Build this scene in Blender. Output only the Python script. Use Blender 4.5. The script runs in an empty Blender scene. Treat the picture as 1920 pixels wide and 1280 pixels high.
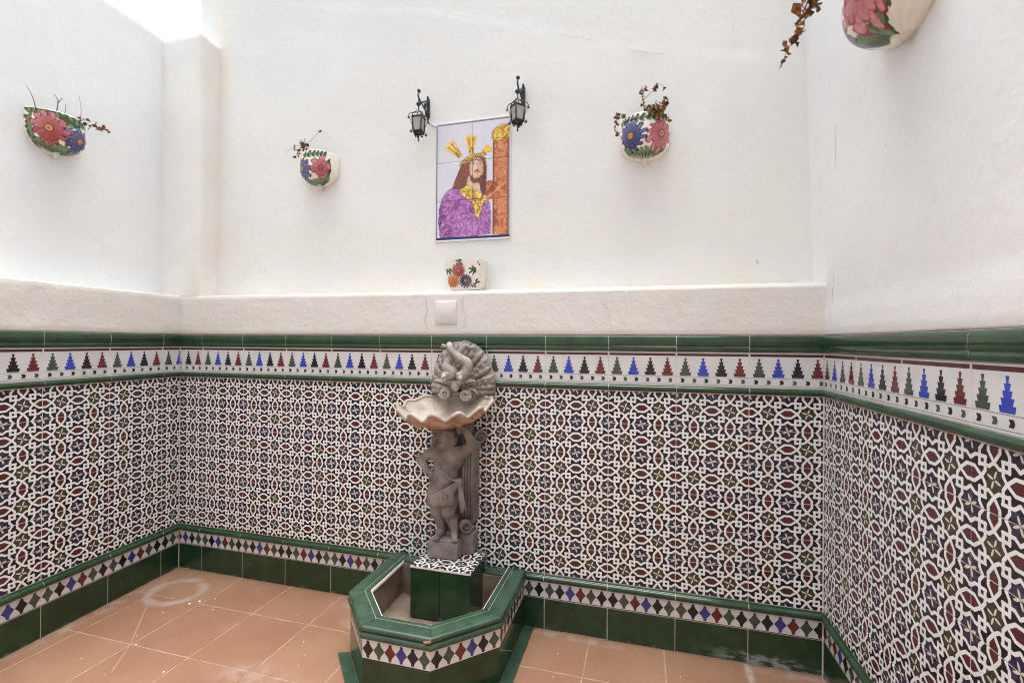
import bpy, math, random
import numpy as np
from mathutils import Vector, Matrix, noise

random.seed(7)
rng = np.random.default_rng(7)
scene = bpy.context.scene
COL = scene.collection

# ------------------------------------------------------------------ camera, light, exposure
CAM = np.array([2.5697, -2.1269, 1.3016])
YAW, PITCH, ROLL, FPX = 0.27, 0.0022, 0.0062, 890.76      # focal length in pixels of a 1920 px wide picture


def _axes():
    ex = np.array([math.cos(YAW), -math.sin(YAW)])
    ey = np.array([math.sin(YAW), math.cos(YAW)])
    r0 = np.array([[ex[0], 0, ex[1]], [ey[0], 0, ey[1]], [0, 1, 0]])
    cp, sp, cr, sr = math.cos(PITCH), math.sin(PITCH), math.cos(ROLL), math.sin(ROLL)
    m = np.array([[cr, sr, 0], [-sr, cr, 0], [0, 0, 1]]) @ np.array([[1, 0, 0], [0, cp, -sp], [0, sp, cp]])
    return r0 @ m.T


AX = _axes()                                              # columns: right, up, forward
cam_data = bpy.data.cameras.new('camera')
cam_data.sensor_width = 36.0
cam_data.lens = 36.0 * FPX / 1920.0
cam_data.clip_start = 0.02
cam_data.clip_end = 400.0
cam = bpy.data.objects.new('camera', cam_data)
COL.objects.link(cam)
mw = Matrix.Identity(4)
for i in range(3):
    mw[i][0], mw[i][1], mw[i][2], mw[i][3] = AX[i][0], AX[i][1], -AX[i][2], CAM[i]
cam.matrix_world = mw
scene.camera = cam

SUN_EL, SUN_AZ = 87.0, 350.0                              # azimuth clockwise from +Y
world = bpy.data.worlds.new('World')
scene.world = world
world.use_nodes = True
wnt = world.node_tree
bg = wnt.nodes['Background']
sky = wnt.nodes.new('ShaderNodeTexSky')
sky.sky_type = 'NISHITA'
sky.sun_disc = False
sky.sun_elevation = math.radians(SUN_EL)
sky.sun_rotation = math.radians(SUN_AZ)
sky.air_density = 1.0
sky.dust_density = 8.0
sky.ozone_density = 0.3
bw = wnt.nodes.new('ShaderNodeRGBToBW')                   # bright hazy overcast: the sky with most of its blue taken out
wnt.links.new(sky.outputs[0], bw.inputs[0])
skymix = wnt.nodes.new('ShaderNodeMix')
skymix.data_type = 'RGBA'
skymix.inputs[0].default_value = 0.66
wnt.links.new(sky.outputs[0], skymix.inputs[6])
wnt.links.new(bw.outputs[0], skymix.inputs[7])
skytint = wnt.nodes.new('ShaderNodeMix')
skytint.data_type = 'RGBA'
skytint.blend_type = 'MULTIPLY'
skytint.inputs[0].default_value = 1.0
skytint.inputs[7].default_value = (0.955, 1.020, 1.030, 1)
wnt.links.new(skymix.outputs[2], skytint.inputs[6])
wnt.links.new(skytint.outputs[2], bg.inputs['Color'])
bg.inputs['Strength'].default_value = 0.15
sun_data = bpy.data.lights.new('sun', 'SUN')
sun_data.energy = 0.5
sun_data.angle = math.radians(50)
sun_data.color = (1.0, 0.985, 0.96)
sun = bpy.data.objects.new('sun', sun_data)
COL.objects.link(sun)
_el, _az = math.radians(SUN_EL), math.radians(SUN_AZ)
_sd = Vector((math.sin(_az) * math.cos(_el), math.cos(_az) * math.cos(_el), math.sin(_el)))
sun.rotation_euler = _sd.to_track_quat('Z', 'Y').to_euler()
scene.view_settings.view_transform = 'Standard'
scene.view_settings.look = 'None'
scene.view_settings.exposure = 1.46
scene.view_settings.gamma = 1.0
scene.view_settings.use_curve_mapping = False
scene.cycles.max_bounces = 8
scene.cycles.diffuse_bounces = 5
scene.cycles.use_denoising = True
scene.cycles.pixel_filter_type = 'BLACKMAN_HARRIS'
scene.cycles.filter_width = 1.1


# ------------------------------------------------------------------ pixel helpers (a pixel of the 1920 px photo to a point in the yard)
def ray(u, v):
    return AX @ np.array([(u - 960) / FPX, (640 - v) / FPX, 1.0])


def at_y(u, v, y):
    d = ray(u, v)
    return CAM + d * ((y - CAM[1]) / d[1])


def at_z(u, v, z):
    d = ray(u, v)
    return CAM + d * ((z - CAM[2]) / d[2])


# ------------------------------------------------------------------ materials
class N:
    def __init__(self, name):
        self.m = bpy.data.materials.new(name)
        self.m.use_nodes = True
        self.nt = self.m.node_tree
        self.b = self.nt.nodes['Principled BSDF']

    def node(self, t, **kw):
        n = self.nt.nodes.new(t)
        for k, v in kw.items():
            setattr(n, k, v)
        return n

    def put(self, sock, v):
        if hasattr(v, 'is_linked') or isinstance(v, bpy.types.NodeSocket):
            self.nt.links.new(v, sock)
        elif isinstance(v, (tuple, list)) and sock.type == 'RGBA' and len(v) == 3:
            sock.default_value = (*v, 1)
        else:
            sock.default_value = v

    def m_(self, op, a, b=0.0, c=None, clamp=False):
        n = self.node('ShaderNodeMath', operation=op)
        n.use_clamp = clamp
        self.put(n.inputs[0], a)
        self.put(n.inputs[1], b)
        if c is not None:
            self.put(n.inputs[2], c)
        return n.outputs[0]

    def add(self, a, b): return self.m_('ADD', a, b)
    def sub(self, a, b): return self.m_('SUBTRACT', a, b)
    def mul(self, a, b): return self.m_('MULTIPLY', a, b)
    def lt(self, a, b): return self.m_('LESS_THAN', a, b)
    def gt(self, a, b): return self.m_('GREATER_THAN', a, b)
    def mx(self, a, b): return self.m_('MAXIMUM', a, b)
    def mn(self, a, b): return self.m_('MINIMUM', a, b)
    def ab(self, a): return self.m_('ABSOLUTE', a)

    def hyp(self, a, b):
        return self.m_('SQRT', self.add(self.mul(a, a), self.mul(b, b)))

    def mix(self, f, a, b):
        n = self.node('ShaderNodeMix', data_type='RGBA')
        self.put(n.inputs[0], f)
        self.put(n.inputs[6], a)
        self.put(n.inputs[7], b)
        return n.outputs[2]

    def sep(self, v):
        n = self.node('ShaderNodeSeparateXYZ')
        self.put(n.inputs[0], v)
        return n.outputs

    def comb(self, x, y, z):
        n = self.node('ShaderNodeCombineXYZ')
        for i, v in enumerate((x, y, z)):
            self.put(n.inputs[i], v)
        return n.outputs[0]

    def obj(self): return self.node('ShaderNodeTexCoord').outputs['Object']
    def pos(self): return self.node('ShaderNodeNewGeometry').outputs['Position']
    def rnd(self): return self.node('ShaderNodeObjectInfo').outputs['Random']

    def noise(self, v, scale, detail=4, rough=0.55):
        n = self.node('ShaderNodeTexNoise')
        self.put(n.inputs['Vector'], v)
        n.inputs['Scale'].default_value = scale
        n.inputs['Detail'].default_value = detail
        n.inputs['Roughness'].default_value = rough
        return n.outputs['Fac']

    def ramp(self, v, a, b, lo=0.0, hi=1.0):
        n = self.node('ShaderNodeMapRange')
        n.interpolation_type = 'SMOOTHSTEP'
        self.put(n.inputs['Value'], v)
        for k, x in zip(('From Min', 'From Max', 'To Min', 'To Max'), (a, b, lo, hi)):
            n.inputs[k].default_value = x
        return n.outputs['Result']

    def seg(self, a, b, p, q):
        """distance from node point (a,b) to the segment p-q"""
        dx, dy = q[0] - p[0], q[1] - p[1]
        L2 = dx * dx + dy * dy
        ax, by = self.sub(a, p[0]), self.sub(b, p[1])
        h = self.m_('DIVIDE', self.add(self.mul(ax, dx), self.mul(by, dy)), L2, clamp=True)
        return self.hyp(self.sub(ax, self.mul(h, dx)), self.sub(by, self.mul(h, dy)))

    def bump(self, h, strength=0.3, dist=0.01):
        n = self.node('ShaderNodeBump')
        n.inputs['Strength'].default_value = strength
        n.inputs['Distance'].default_value = dist
        self.put(n.inputs['Height'], h)
        self.nt.links.new(n.outputs[0], self.b.inputs['Normal'])

    def fin(self, color=None, rough=0.5, spec=0.5, metal=0.0, coat=0.0):
        if color is not None:
            self.put(self.b.inputs['Base Color'], color)
        self.put(self.b.inputs['Roughness'], rough)
        self.b.inputs['Specular IOR Level'].default_value = spec
        self.b.inputs['Metallic'].default_value = metal
        self.b.inputs['Coat Weight'].default_value = coat
        return self.m


def plain(name, c, rough=0.5, spec=0.5, var=0.12, scale=30, bump=0.0, metal=0.0, rand=0.0):
    k = N(name)
    p = k.pos()
    f = k.noise(p, scale)
    lo, hi = tuple(x * (1 - var) for x in c), tuple(min(1, x * (1 + var)) for x in c)
    col = k.mix(k.ramp(f, 0.3, 0.7), lo, hi)
    if rand:
        r = k.rnd()
        col = k.mix(k.mul(r, rand), col, tuple(x * 0.55 for x in c))
    if bump:
        k.bump(k.noise(p, scale * 3), bump, 0.004)
    return k.fin(col, rough, spec, metal)


def plaster_mat(name, base, coarse, warm=0.0, tint_amt=0.0):
    k = N(name)
    p = k.pos()
    big = k.noise(p, 1.3, 3)
    mid = k.noise(p, 9, 5)
    fine = k.noise(p, 75, 4)
    c = k.mix(k.ramp(big, 0.35, 0.68), tuple(x * 0.955 for x in base), base)
    c = k.mix(k.ramp(mid, 0.55, 0.80, 0, 0.35 + warm), c, (base[0] * 0.93, base[1] * 0.885, base[2] * 0.83))
    st = k.noise(k.comb(k.mul(k.sep(p)[0], 1.0), k.mul(k.sep(p)[1], 1.0), k.mul(k.sep(p)[2], 0.12)), 9, 4)   # faint vertical run marks
    c = k.mix(k.ramp(st, 0.58, 0.8, 0, 0.22), c, tuple(x * 0.86 for x in base))
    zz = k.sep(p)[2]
    dust = k.mul(k.ramp(zz, 1.545, 1.68, 1, 0), k.ramp(k.noise(p, 4.5, 4), 0.32, 0.66))  # warm cream tint in patches, fading out upwards from the ledge
    c = k.mix(k.mul(dust, tint_amt), c, (0.76, 0.655, 0.54))
    if tint_amt > 0.3:                                        # warm cream tint beside the corner pillar
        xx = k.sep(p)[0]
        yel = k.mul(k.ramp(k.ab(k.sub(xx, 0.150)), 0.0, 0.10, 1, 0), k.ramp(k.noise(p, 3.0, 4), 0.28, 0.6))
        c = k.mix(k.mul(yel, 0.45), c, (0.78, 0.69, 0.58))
    pt = k.noise(p, 3.4, 6, 0.6)
    c = k.mix(k.mul(k.lt(k.ab(k.sub(pt, 0.5)), 0.006), 0.12), c, (0.55, 0.52, 0.48))      # edges of old repairs
    c = k.mix(k.ramp(pt, 0.50, 0.54, 0, 0.10), c, tuple(x * 0.9 for x in base))
    sp = k.noise(p, 42, 1)
    c = k.mix(k.ramp(sp, 0.80, 0.86, 0, 0.5), c, (0.33, 0.31, 0.29))
    h = k.add(k.mul(fine, 0.35), k.add(k.mul(mid, 1.0), k.mul(k.noise(p, 26, 5, 0.62), coarse)))
    k.bump(h, 0.22 if coarse < 1 else 0.27, 0.010)
    return k.fin(c, 0.85, 0.2)


def glaze(name, c, rough=0.1, var=0.25, rand=0.5, residue=False):
    k = N(name)
    p = k.pos()
    f = k.noise(p, 14, 4)
    col = k.mix(k.ramp(f, 0.3, 0.72), tuple(x * (1 - var) for x in c), tuple(x * (1 + var) for x in c))
    col = k.mix(k.mul(k.rnd(), rand), col, tuple(x * 0.62 for x in c))
    spk = k.noise(p, 160, 2)
    col = k.mix(k.ramp(spk, 0.70, 0.80, 0, 0.4), col, tuple(min(1, x * 2.2 + 0.02) for x in c))
    rg = k.ramp(k.noise(p, 6, 3), 0.3, 0.75, rough * 0.7, rough * 1.9)
    if residue:                                            # chalky limescale left above the floor
        s = k.sep(p)
        wave = k.mul(k.sub(k.noise(p, 7, 5), 0.5), 0.11)
        near = k.ramp(k.add(s[2], wave), 0.012, 0.05, 1, 0)
        band = k.mul(near, k.ramp(s[0], 2.72, 3.05, 0.0, 0.75))
        band = k.mul(band, k.ramp(k.noise(k.comb(k.mul(s[0], 0.35), s[1], s[2]), 45, 6), 0.40, 0.62))
        line = k.mul(k.ramp(k.noise(p, 22, 6), 0.5, 0.7), k.ramp(s[2], 0.004, 0.018, 0.6, 0))
        band = k.mx(band, k.mul(line, 0.45))
        col = k.mix(band, col, (0.34, 0.38, 0.37))
        rg = k.mx(rg, k.mul(band, 0.8))
    h = k.noise(p, 11, 2)
    k.bump(h, 0.12, 0.006)
    return k.fin(col, rg, 0.5)


def lattice_mat():
    """interlaced white straps over black, brown, green and blue, one 14 cm cell repeated"""
    k = N('interlaced_glazed_tile')
    s = k.sep(k.obj())
    px, pz = k.m_('DIVIDE', s[0], 0.07), k.m_('DIVIDE', s[2], 0.07)
    wob = k.mul(k.sub(k.noise(k.obj(), 120, 2), 0.5), 0.03)
    px, pz = k.add(px, wob), k.add(pz, wob)
    su = k.sub(k.m_('FLOORED_MODULO', px, 2.0), 1.0)
    sv = k.sub(k.m_('FLOORED_MODULO', pz, 2.0), 1.0)
    tu = k.sub(k.m_('FLOORED_MODULO', k.add(px, 1.0), 2.0), 1.0)
    tv = k.sub(k.m_('FLOORED_MODULO', k.add(pz, 1.0), 2.0), 1.0)
    u, v = k.ab(su), k.ab(sv)
    a, b = k.mx(u, v), k.mn(u, v)
    segs = [((0.83, 0.236), (1.05, 0.236)), ((0.83, 0.236), (0.515, 0.0)), ((0.515, 0.0), (0.366, 0.2)), ((0.366, 0.2), (0.366, 0.40)),
            ((0.34, 0.366), (0.61, 0.366)), ((0.61, 0.34), (0.61, 0.61)), ((0.61, 0.61), (0.80, 0.61)), ((0.80, 0.61), (1.0, 0.46))]
    d = None
    for p, q in segs:
        e = k.seg(a, b, p, q)
        d = e if d is None else k.mn(d, e)
    strap = k.lt(d, 0.058)
    edge = k.lt(d, 0.066)

    def petals(x, y, ang, c0, ra, rb):
        c, t = math.cos(ang), math.sin(ang)
        xr = k.ab(k.sub(k.mul(x, c), k.mul(y, t)))
        yr = k.ab(k.add(k.mul(x, t), k.mul(y, c)))
        m1, m2 = k.mx(xr, yr), k.mn(xr, yr)
        q = k.add(k.m_('POWER', k.m_('DIVIDE', k.sub(m1, c0), ra), 2.0), k.m_('POWER', k.m_('DIVIDE', m2, rb), 2.0))
        return k.lt(q, 1.0)

    nz = k.noise(k.pos(), 90, 3)
    black = k.mix(nz, (0.006, 0.005, 0.009), (0.020, 0.015, 0.020))
    col = black
    green = k.lt(a, 0.40)
    gcol = k.mix(k.ramp(nz, 0.35, 0.65), (0.022, 0.034, 0.018), (0.060, 0.052, 0.032))
    col = k.mix(green, col, gcol)
    spots = petals(su, sv, math.radians(63), 0.19, 0.07, 0.05)
    col = k.mix(spots, col, (0.11, 0.045, 0.025))
    blue = k.mul(k.gt(b, 0.58), k.gt(a, 0.58))
    bcol = k.mix(k.ramp(k.noise(k.pos(), 60, 3), 0.35, 0.65), (0.014, 0.012, 0.034), (0.050, 0.045, 0.110))
    bcol = k.mix(k.ramp(k.noise(k.pos(), 110, 2), 0.52, 0.62), bcol, (0.016, 0.011, 0.018))
    col = k.mix(blue, col, bcol)
    col = k.mix(petals(tu, tv, math.radians(58), 0.17, 0.08, 0.055), col, (0.09, 0.022, 0.030))
    pet = k.mx(petals(su, sv, math.radians(20), 0.165, 0.135, 0.042), petals(tu, tv, math.radians(-20), 0.15, 0.13, 0.044))
    col = k.mix(pet, col, (0.66, 0.62, 0.54))
    brown = k.mul(k.lt(b, 0.236), k.lt(b, k.mul(k.sub(a, 0.515), 0.749)))
    col = k.mix(brown, col, k.mix(nz, (0.066, 0.014, 0.014), (0.115, 0.027, 0.025)))
    col = k.mix(edge, col, (0.10, 0.088, 0.095))
    wcol = k.mix(k.ramp(k.noise(k.pos(), 40, 3), 0.3, 0.7), (0.79, 0.78, 0.78), (0.86, 0.855, 0.86))
    col = k.mix(strap, col, wcol)
    col = k.mix(k.mul(k.rnd(), 0.07), col, (0.25, 0.22, 0.21))
    k.bump(k.add(k.mul(strap, 0.6), k.mul(k.noise(k.pos(), 8, 2), 1.5)), 0.10, 0.004)
    return k.fin(col, k.ramp(k.noise(k.pos(), 7, 3), 0.3, 0.7, 0.13, 0.28), 0.30)


def attr_mat(name, rough, bump=0.0, fine=0.0):
    k = N(name)
    n = k.node('ShaderNodeVertexColor')
    n.layer_name = 'Col'
    c = n.outputs[0]
    if fine:
        c = k.mix(k.ramp(k.noise(k.pos(), 220, 3), 0.45, 0.75, 0, fine), c, (0.3, 0.26, 0.22))
    if bump:
        k.bump(k.noise(k.pos(), 30, 3), bump, 0.004)
    return k.fin(c, rough, 0.45)


def terracotta_mat():
    k = N('terracotta_floor_tile')
    p = k.pos()
    s = k.sep(p)
    c = k.mix(k.ramp(k.noise(p, 3.2, 4), 0.3, 0.7), (0.245, 0.126, 0.074), (0.300, 0.166, 0.104))
    c = k.mix(k.ramp(k.noise(p, 55, 5), 0.4, 0.75, 0, 0.35), c, (0.32, 0.19, 0.122))
    c = k.mix(k.mul(k.rnd(), 0.45), c, (0.235, 0.102, 0.066))
    # dried limescale ring left by a plant pot, with smudges
    n1 = k.noise(p, 9, 5)
    dx, dy = k.sub(s[0], 0.238), k.mul(k.sub(s[1], -0.212), 1.1)
    r = k.add(k.hyp(dx, dy), k.mul(k.sub(n1, 0.5), 0.035))
    ring = k.mul(k.ramp(k.ab(k.sub(r, 0.130)), 0.006, 0.036, 1, 0), k.ramp(k.noise(p, 12, 5), 0.25, 0.66, 0.25, 1.0))
    c = k.mix(k.mul(ring, 0.48), c, (0.44, 0.385, 0.37))
    for (cx, cy, sx, sy, st) in ((1.30, -0.20, 0.10, 0.05, 0.6), (1.25, -0.08, 0.16, 0.03, 0.55), (2.98, -0.07, 0.022, 0.10, 0.8), (1.1, -0.62, 0.22, 0.09, 0.35), (0.06, -0.5, 0.05, 0.5, 0.35), (2.3, -0.03, 0.3, 0.03, 0.5), (3.15, -0.03, 0.2, 0.03, 0.5)):
        q = k.hyp(k.m_('DIVIDE', k.sub(s[0], cx), sx), k.m_('DIVIDE', k.sub(s[1], cy), sy))
        mk = k.mul(k.ramp(q, 0.2, 1.2, st, 0), k.ramp(k.noise(p, 20, 5), 0.36, 0.62))
        c = k.mix(mk, c, (0.42, 0.34, 0.31))
    # hairline repair across two tiles
    cr = k.mn(k.seg(s[0], s[1], (0.235, -0.36), (0.459, -0.598)), k.seg(s[0], s[1], (0.459, -0.598), (0.56, -0.74)))
    c = k.mix(k.mul(k.lt(k.add(cr, k.mul(k.sub(n1, 0.5), 0.006)), 0.0026), 0.45), c, (0.42, 0.31, 0.25))
    sc_ = k.noise(k.comb(k.mul(s[0], 3.0), k.mul(s[1], 0.7), 0.0), 12, 5)
    c = k.mix(k.ramp(sc_, 0.62, 0.78, 0, 0.25), c, (0.36, 0.245, 0.19))
    k.bump(k.add(k.noise(p, 30, 4), k.mul(k.noise(p, 5, 2), 2.0)), 0.16, 0.004)
    return k.fin(c, k.ramp(k.noise(p, 5, 4), 0.3, 0.7, 0.32, 0.55), 0.4)


def stone_mat(name, a, b, c3, scale=14):
    k = N(name)
    p = k.pos()
    col = k.mix(k.ramp(k.noise(p, scale, 6), 0.32, 0.68), a, b)
    col = k.mix(k.ramp(k.noise(p, scale * 0.45, 4), 0.52, 0.72, 0, 0.8), col, c3)
    col = k.mix(k.ramp(k.noise(p, 150, 2), 0.6, 0.75, 0, 0.45), col, tuple(x * 0.45 for x in a))
    k.bump(k.add(k.noise(p, 120, 4), k.mul(k.noise(p, 35, 4), 1.5)), 0.35, 0.004)
    return k.fin(col, 0.82, 0.25)


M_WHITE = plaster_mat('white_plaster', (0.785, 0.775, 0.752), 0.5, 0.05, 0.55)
M_COOL = plaster_mat('white_plaster_side', (0.805, 0.81, 0.815), 0.8)
M_LEDGE = plaster_mat('rough_white_plaster', (0.74, 0.72, 0.695), 1.5, 0.4, 0.25)
M_GROUT = plain('pale_grout', (0.74, 0.655, 0.60), 0.9, 0.1, 0.15, 25)
M_GREEN = glaze('green_glaze', (0.024, 0.062, 0.028), 0.10)
M_SKIRT = glaze('dark_green_glaze', (0.018, 0.048, 0.021), 0.10, residue=True)
M_RIM = glaze('green_glaze_sky_lit', (0.036, 0.072, 0.046), 0.16)  # green glaze lightened towards teal, sky reflection put into the colour
M_LINE = plain('pale_green_grout', (0.22, 0.29, 0.22), 0.9, 0.1, 0.15, 40)
M_LAT = lattice_mat()
M_TW = glaze('white_glaze', (0.66, 0.655, 0.66), 0.10, 0.05, 0.08)
M_TG = plain('olive_green_glaze', (0.060, 0.080, 0.056), 0.12)
M_TB = plain('cobalt_glaze', (0.035, 0.060, 0.42), 0.12)
M_TI = plain('muted_indigo_glaze', (0.045, 0.048, 0.24), 0.12)
M_TK = plain('black_glaze', (0.016, 0.013, 0.020), 0.12)
M_TR = plain('oxblood_glaze', (0.135, 0.026, 0.024), 0.12)
M_TL = plain('grey_line_glaze', (0.13, 0.13, 0.15), 0.12)
M_BAND = plain('dark_red_band_and_shade_line', (0.075, 0.014, 0.016), 0.12)  # frieze band, and the painted joint shade along border tiles
M_FLOOR = terracotta_mat()
M_JOINT = plain('pink_floor_grout', (0.36, 0.24, 0.18), 0.9, 0.1, 0.2, 20)
M_STONE = stone_mat('dark_cast_stone', (0.180, 0.150, 0.140), (0.315, 0.272, 0.255), (0.115, 0.092, 0.087))
M_STONE2 = stone_mat('weathered_grey_stone', (0.31, 0.27, 0.24), (0.46, 0.415, 0.375), (0.20, 0.17, 0.155), 20)
M_STONE3 = stone_mat('dark_shell_stone', (0.20, 0.168, 0.15), (0.34, 0.295, 0.265), (0.12, 0.098, 0.09), 16)
M_BOWL_IN = stone_mat('pale_bowl_stone', (0.34, 0.275, 0.232), (0.50, 0.425, 0.37), (0.165, 0.138, 0.115), 17)
M_BOWL_OUT = stone_mat('rusty_bowl_stone', (0.36, 0.185, 0.115), (0.58, 0.42, 0.33), (0.26, 0.125, 0.075), 18)
M_MORTAR = stone_mat('brown_mortar', (0.15, 0.105, 0.08), (0.27, 0.20, 0.155), (0.10, 0.075, 0.06), 9)
M_IRON = plain('black_iron', (0.022, 0.018, 0.017), 0.45, 0.5, 0.3, 60, 0.2)
M_FROST = plain('frosted_glass', (0.38, 0.365, 0.35), 0.25, 0.5, 0.1, 30)
M_POT = attr_mat('painted_glaze', 0.14, 0.08)
M_POTW = plain('cream_glaze', (0.70, 0.66, 0.585), 0.16, 0.5, 0.06)
M_SOIL = plain('dry_soil', (0.085, 0.055, 0.035), 0.95, 0.1, 0.4, 60)
M_MURAL = attr_mat('painted_tile_picture', 0.16, 0.05)
M_LEAF = plain('dry_brown_leaf', (0.27, 0.125, 0.045), 0.75, 0.2, 0.45, 60)
M_LEAFD = plain('dead_dark_leaf', (0.10, 0.055, 0.035), 0.8, 0.2, 0.45, 60)
M_TWIG = plain('dry_twig', (0.135, 0.10, 0.075), 0.85, 0.2, 0.3, 80)
M_CLAY = plain('bare_red_clay', (0.30, 0.155, 0.105), 0.9, 0.1, 0.25, 90, 0.4)
M_PLATE = plain('painted_plate', (0.70, 0.685, 0.67), 0.7, 0.25, 0.04)
M_CRACK = plain('crack_shadow', (0.50, 0.475, 0.445), 0.95, 0.05, 0.3, 60)
M_CHIP = plain('white_crumb', (0.70, 0.64, 0.58), 0.9, 0.1)


# ------------------------------------------------------------------ mesh building
class MB:
    def __init__(self):
        self.v, self.f, self.mi, self.sm = [], [], [], []

    def add(self, verts, faces, mi=0, smooth=False):
        o = len(self.v)
        self.v += [tuple(map(float, p)) for p in verts]
        for f in faces:
            self.f.append(tuple(o + i for i in f))
            self.mi.append(mi)
            self.sm.append(smooth)

    def box(self, lo, hi, mi=0):
        x0, y0, z0 = lo
        x1, y1, z1 = hi
        self.add([(x0, y0, z0), (x1, y0, z0), (x1, y1, z0), (x0, y1, z0), (x0, y0, z1), (x1, y0, z1), (x1, y1, z1), (x0, y1, z1)],
                 [(3, 2, 1, 0), (4, 5, 6, 7), (0, 1, 5, 4), (1, 2, 6, 5), (2, 3, 7, 6), (3, 0, 4, 7)], mi)

    def rbox(self, lo, hi, r=0.004, step=None, amp=0.0, freq=6.0, mi=0, fn=None, smooth=True, seed=0.0):
        lo, hi = np.array(lo, float), np.array(hi, float)
        axs = []
        for i in range(3):
            L = hi[i] - lo[i]
            n = 1 if not step else max(1, int(round((L - 2 * r) / step)))
            axs.append(np.concatenate([[lo[i]], np.linspace(lo[i] + r, hi[i] - r, n + 1), [hi[i]]]))
        idx, verts, faces = {}, [], []

        def vid(i, j, k):
            key = (i, j, k)
            if key not in idx:
                p = np.array([axs[0][i], axs[1][j], axs[2][k]])
                q = np.minimum(np.maximum(p, lo + r), hi - r)
                d = p - q
                L = np.linalg.norm(d)
                nn = d / L if L > 1e-9 else np.zeros(3)
                p = q + nn * r
                if amp:
                    w = Vector(p * freq + seed)
                    p = p + nn * amp * (noise.noise(w) + 0.45 * noise.noise(w * 2.7))
                if fn:
                    p = fn(p, nn)
                idx[key] = len(verts)
                verts.append(p)
            return idx[key]
        n = [len(a) - 1 for a in axs]
        for ax in range(3):
            b, c = (ax + 1) % 3, (ax + 2) % 3
            for side in (0, n[ax]):
                for i in range(n[b]):
                    for j in range(n[c]):
                        q = []
                        for (di, dj) in ((0, 0), (1, 0), (1, 1), (0, 1)):
                            t = [0, 0, 0]
                            t[ax], t[b], t[c] = side, i + di, j + dj
                            q.append(vid(*t))
                        faces.append(tuple(q) if side else tuple(q[::-1]))
        self.add(verts, faces, mi, smooth)

    def tube(self, pts, rad, n=8, mi=0, cap=True):
        pts = [Vector(p) for p in pts]
        if not hasattr(rad, '__len__'):
            rad = [rad] * len(pts)
        verts, faces = [], []
        t0 = (pts[1] - pts[0]).normalized()
        up = Vector((0, 0, 1)) if abs(t0.z) < 0.9 else Vector((1, 0, 0))
        a = t0.cross(up).normalized()
        for i, p in enumerate(pts):
            t = (pts[min(i + 1, len(pts) - 1)] - pts[max(i - 1, 0)])
            t = t.normalized() if t.length > 1e-9 else t0
            a = (a - t * a.dot(t))
            a = a.normalized() if a.length > 1e-6 else t.orthogonal().normalized()
            b = t.cross(a)
            for j in range(n):
                th = 2 * math.pi * j / n
                verts.append(p + (a * math.cos(th) + b * math.sin(th)) * rad[i])
        for i in range(len(pts) - 1):
            for j in range(n):
                faces.append((i * n + j, i * n + (j + 1) % n, (i + 1) * n + (j + 1) % n, (i + 1) * n + j))
        if cap:
            faces.append(tuple(range(n))[::-1])
            faces.append(tuple((len(pts) - 1) * n + j for j in range(n)))
        self.add(verts, faces, mi, True)

    def ball(self, c, r, n=10, m=7, mi=0):
        r = r if hasattr(r, '__len__') else (r, r, r)
        verts = [(c[0], c[1], c[2] - r[2])]
        for i in range(1, m):
            ph = -math.pi / 2 + math.pi * i / m
            for j in range(n):
                th = 2 * math.pi * j / n
                verts.append((c[0] + r[0] * math.cos(ph) * math.cos(th), c[1] + r[1] * math.cos(ph) * math.sin(th), c[2] + r[2] * math.sin(ph)))
        verts.append((c[0], c[1], c[2] + r[2]))
        faces = [(0, 1 + (j + 1) % n, 1 + j) for j in range(n)]
        for i in range(m - 2):
            for j in range(n):
                a0, b0 = 1 + i * n + j, 1 + i * n + (j + 1) % n
                faces.append((a0, b0, b0 + n, a0 + n))
        o = 1 + (m - 2) * n
        faces += [(o + j, o + (j + 1) % n, len(verts) - 1) for j in range(n)]
        self.add(verts, faces, mi, True)

    def extr(self, prof, xa, xb, mi=0, smooth=True):
        n = len(prof)
        verts = [(xa, y, z) for y, z in prof] + [(xb, y, z) for y, z in prof]
        faces = [(i, n + i, n + i + 1, i + 1) for i in range(n - 1)]
        self.add(verts, faces, mi, smooth)
        self.add([(xa, y, z) for y, z in prof], [tuple(range(n))], mi)
        self.add([(xb, y, z) for y, z in prof], [tuple(range(n))[::-1]], mi)

    def poly(self, pts, y, mi, xa=None, xb=None):
        if xa is not None:
            pts = clip(clip(pts, xa, 1), xb, -1)
        if len(pts) >= 3:
            self.add([(p[0], y, p[1]) for p in pts], [tuple(range(len(pts)))], mi)

    def mesh(self, name, mats):
        me = bpy.data.meshes.new(name)
        me.from_pydata(self.v, [], self.f)
        for m in (mats if isinstance(mats, (list, tuple)) else [mats]):
            me.materials.append(m)
        me.polygons.foreach_set('material_index', self.mi)
        me.polygons.foreach_set('use_smooth', self.sm)
        me.update()
        return me

    def build(self, name, mats, parent=None):
        return link(name, self.mesh(name, mats), parent)


def clip(pts, x, s):
    out = []
    for i in range(len(pts)):
        p, q = pts[i], pts[(i + 1) % len(pts)]
        a, b = (p[0] - x) * s, (q[0] - x) * s
        if a >= 0:
            out.append(p)
        if (a >= 0) != (b >= 0):
            t = a / (a - b)
            out.append((x, p[1] + (q[1] - p[1]) * t))
    return out


def link(name, me, parent=None):
    o = bpy.data.objects.new(name, me)
    COL.objects.link(o)
    if parent is not None:
        o.parent = parent
    return o


def thing(name, label, cat, loc=(0, 0, 0), rz=0.0, group=None):
    o = bpy.data.objects.new(name, None)
    o.empty_display_size = 0.05
    COL.objects.link(o)
    o.location = loc
    o.rotation_euler = (0, 0, rz)
    return tag(o, label, cat, group)


def tag(o, label, cat, group=None):
    o['label'] = label
    o['category'] = cat
    if group:
        o['group'] = group
    return o


def struct(o):
    o['kind'] = 'structure'
    return o


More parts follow.
